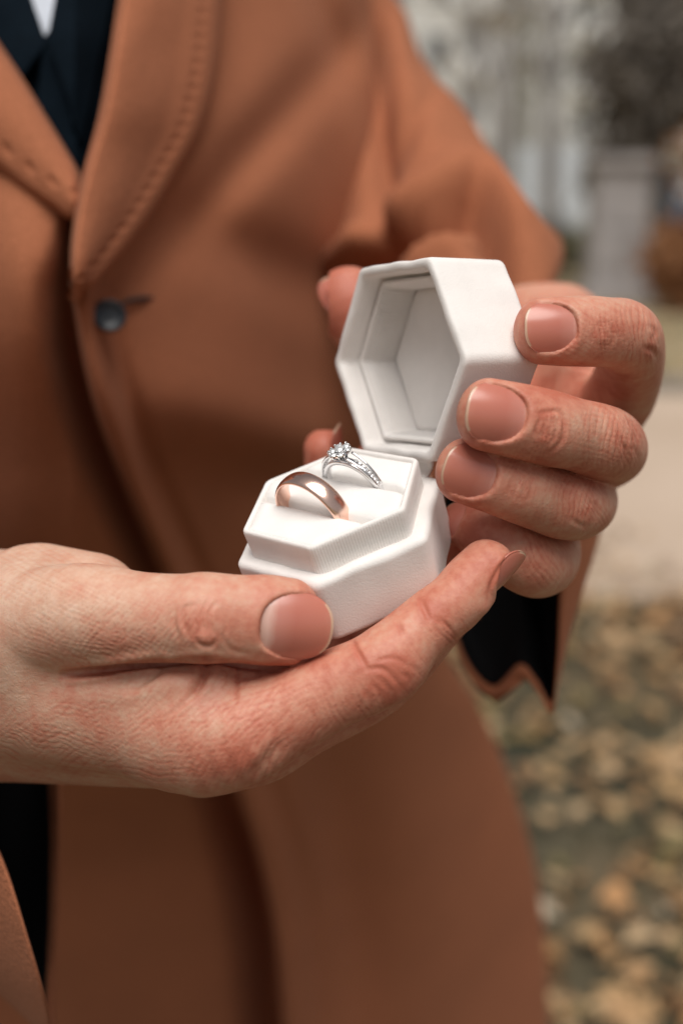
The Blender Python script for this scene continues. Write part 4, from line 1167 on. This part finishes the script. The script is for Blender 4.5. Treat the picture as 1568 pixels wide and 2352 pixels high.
# sleeves: tubes lofted through rings. ring = (centre, axis a with radius, axis b with radius)
def loft(name, rings, mat, parent, nr=64, sub=14, folds=None, thick=3.0, end=None):
    K = np.array([np.concatenate([Pt(*c), np.array(a, float), np.array(b, float)]) for c, a, b in rings]); out = []
    for i in range(len(K) - 1):
        p0, p1, p2, p3 = K[max(i - 1, 0)], K[i], K[i + 1], K[min(i + 2, len(K) - 1)]
        for t in np.arange(sub) / sub: out.append(0.5 * ((2*p1) + (-p0 + p2) * t + (2*p0 - 5*p1 + 4*p2 - p3) * t*t + (-p0 + 3*p1 - 3*p2 + p3) * t**3))
    out.append(K[-1]); K = np.array(out); m_ = len(K)
    th = np.linspace(0, 2 * np.pi, nr, endpoint=False)
    P_ = K[:, None, :3] + np.cos(th)[None, :, None] * K[:, None, 3:6] + np.sin(th)[None, :, None] * K[:, None, 6:9]
    C = K[:, None, :3]; rad = norm(P_ - C); s_ = np.linspace(0, 1, m_)[:, None] + 0 * th[None]
    if folds is not None: P_ = P_ + rad * folds(s_, th[None] + 0 * s_, P_)[..., None]
    for s0, s1, pts in (end or []):             # the cuff's own outline: the last rings run over into it
        E_ = np.array(pts, float); ne = len(E_); tt = th / (2 * np.pi) * ne; k0 = tt.astype(int); f = (tt - k0)[:, None]; g = lambda q: E_[(k0 + q) % ne]
        E_ = 0.5 * ((2*g(0)) + (-g(-1) + g(1)) * f + (2*g(-1) - 5*g(0) + 4*g(1) - g(2)) * f*f + (-g(-1) + 3*g(0) - 3*g(1) + g(2)) * f**3)
        E3 = Pt(E_[:, 0], E_[:, 1], E_[:, 2]); wgt = sstep(s0, s1, np.linspace(0, 1, m_))[:, None, None]
        off = E3[None] - P_[-1:]; P_ = P_ + off * wgt; C = P_.mean(1, keepdims=True); rad = norm(P_ - C)
    Pi = P_ - rad * thick
    V = np.concatenate([P_.reshape(-1, 3), Pi.reshape(-1, 3)]); n = m_ * nr; Fc = []
    i, j = np.meshgrid(np.arange(m_ - 1), np.arange(nr), indexing='ij'); a = (i * nr + j).ravel(); b = (i * nr + (j + 1) % nr).ravel()
    q = np.stack([a, b, b + nr, a + nr], 1); q2 = (q + n)[:, ::-1]
    e = []
    for r0 in (0, (m_ - 1) * nr):
        jj = np.arange(nr); e.append(np.stack([r0 + jj, r0 + (jj + 1) % nr, r0 + (jj + 1) % nr + n, r0 + jj + n], 1))
    return mesh_obj(name, W(V), np.concatenate([q, q2] + e), mat, parent), (P_, rad)
def sl_folds(s_, th, P_):
    p_ = proj(P_.reshape(-1, 3)); x = p_[:, 0].reshape(s_.shape); y = p_[:, 1].reshape(s_.shape)
    yl = sinterp(x, [(780, 640), (840, 575), (880, 545), (960, 490), (1040, 440), (1085, 424), (1120, 448), (1150, 500), (1185, 560), (1260, 640)])
    g = y - yl; f = -14 * np.exp(-((x - 872) / 24) ** 2) * sstep(200, 330, y) + 12 * np.exp(-((g + 34) / 40) ** 2) - 26 * sstep(-8, 26, g) * (1 - sstep(50, 120, g))
    f = f + 5 * G2(x, y, 1060, 575, 90, 26, 10) - 14 * G2(x, y, 1135, 572, 48, 20, 8) + 9 * G2(x, y, 960, 590, 60, 22, -30)
    f = f - 10 * G2(x, y, 860, 150, 22, 150, -10) + 8 * G2(x, y, 910, 110, 26, 120, -10) + 6 * G2(x, y, 960, 280, 60, 90, -30) - 7 * G2(x, y, 925, 330, 22, 110, 30)
    return f + 3 * vnoise(P_ / 60.0) 
left_sleeve = [
    ((640, -420, 800), (62, 0, 0), (0, 10, 60)), ((655, -150, 780), (60, 6, 0), (0, 20, 62)),
    ((695, 60, 750), (55, 14, 0), (-8, 25, 60)), ((755, 230, 720), (54, 22, 8), (-10, 30, 58)),
    ((835, 380, 680), (50, 30, 10), (-16, 32, 55)), ((915, 490, 635), (46, 34, 18), (-22, 28, 48)),
    ((985, 600, 585), (36, 40, 16), (-30, 22, 38)), ((1065, 735, 525), (24, 45, 12), (-32, 14, 34)),
    ((1160, 925, 470), (11, 56, 0), (-31, 2, 30)), ((1200, 1020, 440), (7, 60, -4), (-28, -4, 26)), ((1215, 1100, 424), (7, 77, -6), (-27, -6, 25))]
def cuff_folds(s_, th, P_):
    f = sl_folds(s_, th, P_); e = sstep(0.80, 1.0, s_)
    return f * (1 - 0.8 * e) + e * (2.5 * np.cos(3 * th + 0.6) - 9 * np.exp(-((th - 4.75) / 0.28) ** 2) + 4 * np.exp(-((th - 4.3) / .25) ** 2))
cuff_end = [(1205, 668, 430), (1110, 725, 440), (1035, 880, 452), (1005, 1100, 458), (1010, 1330, 452), (1055, 1520, 440), (1128, 1612, 426), (1196, 1562, 420), (1236, 1600, 416), (1272, 1648, 413), (1308, 1540, 412), (1355, 1350, 412), (1398, 1160, 414), (1396, 980, 416), (1305, 800, 422)]
cuff_edge = [(1205, 668, 426), (1108, 725, 436), (1036, 880, 448), (1008, 1100, 453), (1015, 1330, 446), (1058, 1520, 434), (1128, 1606, 420), (1194, 1558, 413), (1234, 1592, 409), (1268, 1640, 405), (1282, 1540, 404), (1292, 1380, 403), (1306, 1200, 404), (1310, 1000, 406), (1280, 810, 414)]
sl, (P_, rad) = loft('sleeve', left_sleeve, COAT, coat, nr=120, folds=cuff_folds, thick=2.0, end=[(0.70, 0.94, cuff_end), (0.95, 1.0, cuff_edge)])
sl['label'] = 'left sleeve, creased at the elbow, its wide cuff hanging open'
def lining(P_, rad, a, b, off):
    q = P_[a:b] - rad[a:b] * off; m_, nr = q.shape[:2]; V = np.concatenate([q.reshape(-1, 3), (q - rad[a:b] * 1.0).reshape(-1, 3)]); n = m_ * nr
    i, j = np.meshgrid(np.arange(m_ - 1), np.arange(nr), indexing='ij'); A_ = (i * nr + j).ravel(); B_ = (i * nr + (j + 1) % nr).ravel(); q1 = np.stack([A_, B_, B_ + nr, A_ + nr], 1)
    e = [np.stack([r0 + np.arange(nr), r0 + (np.arange(nr) + 1) % nr, r0 + (np.arange(nr) + 1) % nr + n, r0 + np.arange(nr) + n], 1) for r0 in (0, (m_ - 1) * nr)]
    return mesh_obj('sleeve_lining', W(V), np.concatenate([q1, (q1 + n)[:, ::-1]] + e), LINING, coat)
lining(P_, rad, len(P_) // 2, len(P_) - 2, 2.4)
def facing(u, v):
    A, B, C, D = (np.array(q, float) for q in ((1128, 1609, 419), (1229, 1408, 442), (1266, 1494, 438), (1192, 1557, 413))); u, v = u[..., None], v[..., None]
    q = (A * (1 - u) + B * u) * (1 - v) + (D * (1 - u) + C * u) * v
    return Pt(q[..., 0], q[..., 1], q[..., 2] - 3 * np.sin(v[..., 0] * math.pi))
sheet('cuff_fold', facing, 16, 12, COAT, coat, 2.0)
inner = [((1180, 850, 500), (12, 34, 4), (-24, 4, 20)), ((1195, 900, 475), (9, 38, 0), (-22, 2, 19)), ((1205, 940, 458), (8, 41, 0), (-21, 0, 18)), ((1212, 970, 448), (7, 43, -2), (-20, -2, 17))]
o, _ = loft('jacket_sleeve', inner, SUIT, sj, nr=64, thick=2)
right_sleeve = [
    ((-1000, 1350, 480), (0, -70, 0), (0, 0, -50)), ((-600, 1480, 440), (10, -78, 0), (0, 0, -48)), ((-350, 1560, 400), (18, -86, 0), (4, 0, -40)),
    ((-190, 1610, 378), (26, -92, 0), (6, 0, -34)), ((-100, 1640, 366), (31, -96, 0), (7, 0, -30))]
o, (P_, rad) = loft('sleeve', right_sleeve, COAT, coat, nr=100, folds=lambda s_, th, P_: 2.0 * vnoise(P_ / 50.0), end=[(0.62, 1.0, [(128, 2405, 345), (128, 2270, 372), (136, 2100, 378), (142, 1900, 380), (138, 1700, 382), (100, 1480, 384), (10, 1340, 384), (-120, 1240, 375), (-200, 1400, 350), (-150, 1650, 325), (-60, 1850, 308), (10, 1990, 300), (62, 2150, 298), (105, 2300, 308)])])
o['label'] = 'right sleeve, its cuff hanging below the wrist'
lining(P_, rad, 10, len(P_) - 3, 3.6)

# ---------------------------------------------------------------- the man: hands
hands = []
for fn in (build_hand_right, build_hand_left):
    V, Q, red, fs = fn()
    o = mesh_obj('hand', W(V), Q, SKIN, person, attrs={'redness': red})
    o['label'] = 'right hand, palm up under the box with thumb on its front' if fn is build_hand_right else 'left hand curled round the lid of the box'
    for q, (f, v) in enumerate(fs): nail_mesh(f, 'fingernail', o, moon=0.0 if (q == 0 and fn is build_hand_right) else 0.14)
# ---------------------------------------------------------------- the place: ground, path, leaves, trees, buildings
rng = np.random.RandomState(11)
def ground_xy(x, y, z=0.0):                    # where the line of sight through a print position meets the ground
    a = W(Pt(x, y, 1000.0)) - MC[:3, 3]; t = (z - MC[2, 3]) / a[2]; return (MC[:3, 3] + a * t)[:2]
def at_dist(x, Y):                             # x position on the print, at Y metres in front
    return (x - CX) / F * Y * math.cos(math.radians(PITCH)) * 1.0
SOIL = simple_mat('lawn_soil', (0.040, 0.042, 0.026), 0.95, nscale=1.6, color2=(0.14, 0.10, 0.055), bump=0.5, bscale=30, bdist=0.02)
FAR = simple_mat('far_lawn', (0.15, 0.135, 0.065), 0.95, nscale=0.35, color2=(0.34, 0.25, 0.145))
PATHM = simple_mat('pale_gravel_paving', (0.50, 0.385, 0.295), 0.9, nscale=0.8, color2=(0.43, 0.325, 0.24), bump=0.3, bscale=60, bdist=0.01)
def plane(name, pts, z, mat, nx=2):
    V = [(x, y, z) for x, y in pts]; o = mesh_obj(name, V, [list(range(len(V)))], mat, smooth=False); o['kind'] = 'structure'; return o
plane('ground', [(-900, -300), (900, -300), (900, 1500), (-900, 1500)], 0.0, FAR)
plane('lawn', [(-14, -6), (14, -6), (14, 3.35), (4, 3.75), (-14, 3.9)], 0.004, SOIL)
# the path: a wide band with a slightly ragged near edge and a low kerb on its far side
V = []; n = 60
for i in range(n + 1):
    x = -20 + 40 * i / n; V.append((x, 3.62 + 0.10 * float(vnoise(np.array([[x * 1.7, 0, 0]]))[0]) - 0.03 * x, 0.010)); V.append((x, 8.0 + 0.02 * x + 0.15 * float(vnoise(np.array([[x * 1.3, 5, 0]]))[0]), 0.010))
o = mesh_obj('path', V, [[2 * i, 2 * i + 2, 2 * i + 3, 2 * i + 1] for i in range(n)], PATHM, smooth=False); o['kind'] = 'structure'
KERB = simple_mat('kerb_stone', (0.30, 0.27, 0.24), 0.85, nscale=6, noise=0.15)
mb = MB()
def boxv(x0, x1, y0, y1, z0, z1):
    V = [(x, y, z) for z in (z0, z1) for y in (y0, y1) for x in (x0, x1)]
    return V, [[0, 2, 3, 1], [4, 5, 7, 6], [0, 1, 5, 4], [2, 6, 7, 3], [0, 4, 6, 2], [1, 3, 7, 5]]
V, Fc = boxv(-20, 20, 8.15, 8.27, 0.0, 0.10); V = [(x, y + 0.02 * x, z) for x, y, z in V]
o = mesh_obj('kerb', V, Fc, KERB, smooth=False); o['kind'] = 'structure'
# fallen leaves and grass on the lawn
def leaf_mat():
    m, n, b = new_mat('dry_leaf'); a = nd(n, 'ShaderNodeAttribute', attribute_name='tone')
    r = ramp(n, a.outputs['Fac'], [(0.0, (0.10, 0.05, 0.022)), (0.2, (0.24, 0.12, 0.045)), (0.42, (0.40, 0.25, 0.115)), (0.62, (0.46, 0.32, 0.18)), (0.82, (0.40, 0.20, 0.075)), (0.93, (0.16, 0.13, 0.05)), (1.0, (0.44, 0.36, 0.26))])
    n.links.new(r.outputs[0], b.inputs['Base Color']); b.inputs['Roughness'].default_value = 0.75
    return m
LEAF = leaf_mat()
def leaves(name, n, region, size, zmax, label):
    VV = []; FF = []; TT = []; k0 = 0
    prof = [(1.0, 0), (0.45, .32), (0.82, .75), (0.42, 1.15), (0.72, 1.7), (0.35, 2.3), (0.25, 3.14), (0.35, -2.3), (0.72, -1.7), (0.42, -1.15), (0.82, -.75), (0.45, -.32)]
    while len(VV) < n:
        x, y = region()
        if x is None: continue
        s_ = size * rng.uniform(.55, 1.15); a0 = rng.uniform(0, 6.28); tl = rng.uniform(-.5, .5); tl2 = rng.uniform(-.5, .5); cu = rng.uniform(.1, .5)
        P_ = [(0, 0, 0)] + [(r * math.cos(t), r * math.sin(t) * .9, -cu * r * r * (0.3 + 0.7 * abs(math.sin(t * 2 + a0)))) for r, t in prof]
        P_ = np.array(P_) * s_ * 0.5; c, s2 = math.cos(a0), math.sin(a0)
        P_ = P_ @ np.array([[c, s2, 0], [-s2, c, 0], [0, 0, 1]]); P_[:, 2] += P_[:, 0] * tl + P_[:, 1] * tl2
        P_[:, 2] += rng.uniform(0.012, zmax) - P_[:, 2].min(); P_ += [x, y, 0]
        VV.append(P_); FF += [[k0, k0 + 1 + i, k0 + 1 + (i + 1) % 12] for i in range(12)]; TT.append(np.full(13, rng.uniform(0, 1))); k0 += 13
    o = mesh_obj(name, np.concatenate(VV), np.array(FF), LEAF, attrs={'tone': np.concatenate(TT)}); o['kind'] = 'stuff'; tag(o, label, 'leaves'); return o
def reg_near():
    x, y = rng.uniform(-1.2, 3.6), rng.uniform(0.85, 5.2)
    if y > 3.5 and rng.rand() > 0.55 * math.exp(-(y - 3.5) / 0.35): return None, None
    if y < 3.5 and vnoise(np.array([[x * 2.6, y * 2.6, 3]]))[0] < -0.3 and rng.rand() < 0.7: return None, None
    return x, y
leaves('fallen_leaves', 5600, reg_near, 0.10, 0.045, 'dry tan, ochre and orange leaves strewn over the grass')
def reg_far():
    return rng.uniform(-6, 12), 8.5 + rng.rand() ** 1.5 * 18
leaves('fallen_leaves', 2400, reg_far, 0.16, 0.05, 'brown leaf litter on the grass beyond the path')
GR = simple_mat('grass_blade', (0.040, 0.055, 0.032), 0.8, nscale=3, color2=(0.10, 0.09, 0.045))
ng = 26000; x = rng.uniform(-1.2, 3.2, ng); y = rng.uniform(0.85, 3.7, ng); a = rng.uniform(0, 6.28, ng); h = rng.uniform(.02, .06, ng)
bx_ = np.stack([np.cos(a), np.sin(a), 0 * a], 1) * 0.003; le = np.stack([rng.normal(0, .016, ng), rng.normal(0, .016, ng), h], 1); p0 = np.stack([x, y, 0 * x + 0.004], 1)
V = np.stack([p0 - bx_, p0 + bx_, p0 + le], 1).reshape(-1, 3); o = mesh_obj('grass', V, np.arange(ng * 3).reshape(-1, 3), GR); o['kind'] = 'stuff'; tag(o, 'short dull green grass between the fallen leaves', 'grass')

BARK = simple_mat('grey_bark', (0.16, 0.145, 0.13), 0.9, nscale=5, color2=(0.09, 0.075, 0.062), bump=0.6, bscale=25, bdist=0.02)
BARKP = simple_mat('pale_bark', (0.42, 0.40, 0.39), 0.85, nscale=4, color2=(0.24, 0.22, 0.21), bump=0.4, bscale=20, bdist=0.02)
def foliage_mat(name, c1, c2):
    m, n, b = new_mat(name); a = nd(n, 'ShaderNodeAttribute', attribute_name='tone'); r = ramp(n, a.outputs['Fac'], [(0, c1), (1, c2)])
    n.links.new(r.outputs[0], b.inputs['Base Color']); b.inputs['Roughness'].default_value = 0.8; return m
F_DARK = foliage_mat('dark_foliage', (0.10, 0.085, 0.07), (0.20, 0.17, 0.14))
F_OLIVE = foliage_mat('olive_foliage', (0.09, 0.085, 0.04), (0.17, 0.15, 0.075))
F_RUST = foliage_mat('rust_foliage', (0.22, 0.085, 0.035), (0.42, 0.20, 0.08))
F_TAN = foliage_mat('tan_foliage', (0.30, 0.22, 0.13), (0.42, 0.33, 0.22))
def tree(name, x, y, h, r, crown_r, crown_z, bark, fol, nleaf, label, leaf=0.16, seed=0, group=None, nl=7, cat='tree'):
    rg_ = np.random.RandomState(seed); t_ = tag(empty(name, (x, y, 0)), label, cat, group)
    def tb(path, rad, n=10):
        V, Fc = tube2(path, 1, n=n, taper=rad); return V, Fc
    lean = rg_.uniform(-.03, .03, 2) * h
    path = [(x + lean[0] * (k_ / 6) ** 1.5 + rg_.normal(0, .01) * k_, y + lean[1] * (k_ / 6), h * 0.75 * k_ / 6) for k_ in range(7)]
    V, Fc = tb(path, [r * (1.35 if k_ == 0 else 1 - .11 * k_) for k_ in range(7)], 12); trunk = mesh_obj('trunk', V, Fc, bark, t_)
    mb = MB(); ends = []
    for i in range(nl):
        k_ = rg_.randint(3, 7); b = np.array(path[k_]); az = rg_.uniform(0, 6.28); L = crown_r * rg_.uniform(.6, 1.0); el = rg_.uniform(.3, 1.1)
        d = np.array([math.cos(az) * math.cos(el), math.sin(az) * math.cos(el), math.sin(el)]); pp = [b + d * L * q + np.array([0, 0, .25 * L * q * q]) for q in (0, .3, .6, 1)]
        V, Fc = tb(pp, [r * .4, r * .28, r * .18, r * .06], 7); mb.add(V, Fc); ends += pp[1:]
        for j in range(3):
            b2 = pp[rg_.randint(1, 4)]; d2 = norm(d + rg_.normal(0, .6, 3)); p2 = [b2, b2 + d2 * L * .3, b2 + d2 * L * .55]; V, Fc = tb(p2, [r * .14, r * .08, r * .03], 5); mb.add(V, Fc); ends += p2[1:]
    mesh_obj('limbs', mb.V(), mb.f, bark, trunk)
    if nleaf:
        ends = np.array(ends); c = ends[rg_.randint(0, len(ends), nleaf)] + rg_.normal(0, crown_r * .20, (nleaf, 3))
        n1 = norm(rg_.normal(size=(nleaf, 3))); n2 = norm(np.cross(n1, rg_.normal(size=(nleaf, 3)))); s_ = rg_.uniform(.5, 1.2, (nleaf, 1)) * leaf
        V = np.stack([c - n1 * s_, c - n2 * s_ * .5, c + n1 * s_, c + n2 * s_ * .5], 1).reshape(-1, 3)
        tone = np.repeat(np.clip(rg_.rand(nleaf) * .5 + .5 * (vnoise(c / (crown_r * .4)) * .5 + .5), 0, 1), 4)
        mesh_obj('crown', V, np.arange(nleaf * 4).reshape(-1, 4), fol, t_, attrs={'tone': tone}, smooth=False)
    return t_
def bush(name, x, y, w_, h, fol, n, label, seed=0, leaf=.07):
    rg_ = np.random.RandomState(seed); t_ = tag(empty(name, (x, y, 0)), label, 'shrub'); mb = MB(); E = []
    for i in range(9):
        az = rg_.uniform(0, 6.28); top = np.array([x + math.cos(az) * w_ * rg_.uniform(.2, .8), y + math.sin(az) * w_ * rg_.uniform(.2, .8), h * rg_.uniform(.6, 1)])
        pp = [np.array([x, y, 0]), (np.array([x, y, 0]) + top) / 2 + rg_.normal(0, .04, 3), top]; V, Fc = tube2(pp, 1, n=6, taper=[.03, .02, .008]); mb.add(V, Fc); E += pp[1:]
    mesh_obj('stems', mb.V(), mb.f, BARK, t_)
    E = np.array(E); c = E[rg_.randint(0, len(E), n)] + rg_.normal(0, 1, (n, 3)) * [w_ * .25, w_ * .25, h * .16]; c[:, 2] = np.abs(c[:, 2]) + .03
    n1 = norm(rg_.normal(size=(n, 3))); n2 = norm(np.cross(n1, rg_.normal(size=(n, 3)))); s_ = rg_.uniform(.5, 1.2, (n, 1)) * leaf
    V = np.stack([c - n1 * s_, c - n2 * s_ * .6, c + n1 * s_, c + n2 * s_ * .6], 1).reshape(-1, 3)
    mesh_obj('crown', V, np.arange(n * 4).reshape(-1, 4), fol, t_, attrs={'tone': np.repeat(rg_.rand(n), 4)}, smooth=False)
# far things. px_x = print x at distance Y: X = (x-784)/2613 * depth, depth ~ Y*cos(15 deg) near the horizon
def PX(x, Y): return (x - CX) / F * (Y * 0.966 + 0.3)
# apartment block
CONC = simple_mat('pale_concrete', (0.80, 0.80, 0.78), 0.9, nscale=0.15, color2=(0.66, 0.65, 0.62))
CONC2 = simple_mat('grey_brown_concrete', (0.46, 0.42, 0.37), 0.9, nscale=0.2, color2=(0.38, 0.34, 0.30))
GLASS = simple_mat('dull_window_glass', (0.10, 0.115, 0.13), 0.15, spec=0.6)
FRAME = simple_mat('white_window_frame', (0.62, 0.62, 0.60), 0.6)
def block(x0, x1, Y, H, floors, cols, wallm, label, depth=12, balc=True):
    b = tag(empty('apartment_building', ((x0 + x1) / 2, Y, 0)), label, 'building')
    V, Fc = boxv(x0, x1, Y, Y + depth, 0, H); mesh_obj('wall', V, Fc, wallm, b, smooth=False)
    V, Fc = boxv(x0 - .2, x1 + .2, Y - .2, Y + depth + .2, H, H + .5); mesh_obj('roof', V, Fc, CONC2, b, smooth=False)
    fh = (H - 1.0) / floors; cw = (x1 - x0) / cols; fm = pm = bm = None
    def inst(name, proto, V, Fc, mat, loc, parent):
        if proto is None:
            o = mesh_obj(name, np.array(V) , Fc, mat, None, smooth=False, origin=np.zeros(3)); me = o.data
        else:
            o = bpy.data.objects.new(name, proto); COL.objects.link(o); me = proto
        o.parent = parent; o.location = Vector(loc); return o, me
    for i in range(floors):
        for j in range(cols):
            cx, cz = x0 + (j + .5) * cw, 1.2 + (i + .5) * fh; ww, hh = cw * .30, fh * .27
            mbf = MB()
            for q in ((-ww, -ww + .12, -hh, hh), (ww - .12, ww, -hh, hh), (-ww + .12, ww - .12, -hh, -hh + .12), (-ww + .12, ww - .12, hh - .12, hh), (-.05, .05, -hh + .12, hh - .12)):
                V, Fc = boxv(q[0], q[1], -.14, -.003, q[2], q[3]); mbf.add(V, Fc)
            wloc = Vector((cx, Y, cz)) - Vector(b['_o']); o, fm = inst('window', fm, mbf.V(), mbf.f, FRAME, wloc, b)
            V, Fc = boxv(-ww + .12, ww - .12, -.06, -.004, -hh + .12, hh - .12); o2, pm = inst('pane', pm, V, Fc, GLASS, (0, 0, 0), o)
            if balc and j % 3 == 1:
                V, Fc = boxv(-cw * .42, cw * .42, -1.1, -.16, -hh - .5, -hh + .45); o3, bm = inst('balcony', bm, V, Fc, wallm, wloc, b)
block(PX(700, 62), PX(1120, 62), 62, 26, 8, 5, CONC, 'pale concrete apartment block, nearest to the shoulder of the coat')
block(PX(1215, 75), PX(1660, 75), 75, 30, 9, 6, CONC, 'pale concrete apartment block behind the dark tree')
block(PX(1100, 95), PX(1230, 95), 95, 34, 10, 3, CONC2, 'grey brown apartment block in the gap between the two pale blocks')
# trees
T = 'bare or nearly bare trees beyond the path'
for i, (px, Y, h, r, cr, bark, fol, nlf, lab) in enumerate([
    (1075, 24, 9, .20, 2.2, BARKP, F_TAN, 160, 'slim grey-brown tree nearest to the coat sleeve'),
    (1150, 30, 10, .26, 2.8, BARKP, F_TAN, 200, 'taller grey-brown tree just right of the slim one'),
    (1255, 21, 8.5, .19, 2.0, BARKP, F_OLIVE, 120, 'slender tree left of the grey stone pillar')]):
    tree('tree', PX(px, Y), Y, h, r, cr, h * .8, bark, fol, nlf, lab, seed=20 + i, group=T, leaf=.14)
tree('dark_tree', PX(1490, 19), 19, 4.6, .26, 1.25, 3, BARK, F_DARK, 6000, 'dark brown-leaved tree at the right behind the stone pillar', leaf=.12, seed=41, nl=16)
tree('rust_tree', PX(1680, 15), 15, 3.2, .10, .9, 2, BARK, F_RUST, 1800, 'small rust-leaved tree at the right edge of the photo', leaf=.10, seed=44, nl=12)
bush('dark_shrub', PX(1245, 21), 21.5, .55, .95, F_DARK, 2600, 'dark green-black shrub beside the coat sleeve, left of the pillar', seed=51)
bush('rust_shrub', PX(1575, 14.5), 14.5, .6, 1.0, F_RUST, 2500, 'rusty orange shrub low at the right edge', seed=53)
bush('olive_shrub', PX(1320, 25), 25, 1.2, .7, F_OLIVE, 2500, 'low olive shrub behind the pillar', seed=54)
# stone pillar: plinth, shaft, cap
STONE = simple_mat('grey_stone', (0.46, 0.43, 0.42), 0.9, nscale=2.5, color2=(0.36, 0.335, 0.33), bump=.4, bscale=20, bdist=.02)
px_, Y = PX(1405, 16.2), 16.2
pil = tag(empty('stone_pillar', (px_, Y, 0)), 'grey stone pillar with a flat cap standing beyond the path', 'pillar')
V, Fc = boxv(px_ - .46, px_ + .46, Y - .46, Y + .46, 0, .22); mesh_obj('plinth', V, Fc, STONE, pil, smooth=False)
for k_ in range(6):
    j = rng.uniform(-.012, .012); V, Fc = boxv(px_ - .36 + j, px_ + .36 + j, Y - .36, Y + .36, .22 + k_ * .27, .22 + k_ * .27 + .255); mesh_obj('stone', V, Fc, STONE, pil, smooth=False)
V, Fc = boxv(px_ - .33, px_ + .33, Y - .33, Y + .33, .22, 1.84); mesh_obj('core', V, Fc, STONE, pil, smooth=False)
V, Fc = boxv(px_ - .44, px_ + .44, Y - .44, Y + .44, 1.84, 1.96); mesh_obj('cap', V, Fc, STONE, pil, smooth=False)
# blue and white van parked far off
VB = simple_mat('blue_paint', (0.045, 0.10, 0.16), 0.35); VW = simple_mat('white_paint', (0.62, 0.66, 0.70), 0.4); RUB = simple_mat('rubber', (0.03, 0.03, 0.03), 0.8)
van = tag(empty('parked_van', (PX(1385, 33), 33, 0)), 'white van with a blue cab parked in front of the far buildings', 'van'); vx = PX(1385, 33)
def extr(outline, y0, y1):
    n = len(outline); V = [(x, y0, z) for x, z in outline] + [(x, y1, z) for x, z in outline]
    return V, [list(range(n)), [n + i for i in range(n)][::-1]] + [[i, n + i, n + (i + 1) % n, (i + 1) % n] for i in range(n)]
V, Fc = extr([(vx - 2.6, .45), (vx - 2.6, 2.9), (vx + .55, 2.95), (vx + .55, .45)], 32.1, 34.0); body = mesh_obj('cargo_box', V, Fc, VW, van, smooth=False)
V, Fc = extr([(vx + .57, .45), (vx + .57, 2.5), (vx + 1.3, 2.45), (vx + 1.9, 1.55), (vx + 2.5, 1.3), (vx + 2.55, .45)], 32.15, 33.95); cab = mesh_obj('cab', V, Fc, VB, van, smooth=False)
V, Fc = extr([(vx + .8, 1.5), (vx + .8, 2.25), (vx + 1.22, 2.22), (vx + 1.68, 1.55)], 32.12, 32.148); mesh_obj('side_window', V, Fc, GLASS, cab, smooth=False)
for wx in (-1.7, 1.7):
    for wy in (32.2, 33.9):
        V, Fc = lathe([(.1, -.12), (.36, -.12), (.42, -.06), (.42, .06), (.36, .12), (.1, .12)], 20); mesh_obj('wheel', np.stack([V[:, 0] + vx + wx, V[:, 2] + wy, V[:, 1] + .42], 1), Fc, RUB, van)
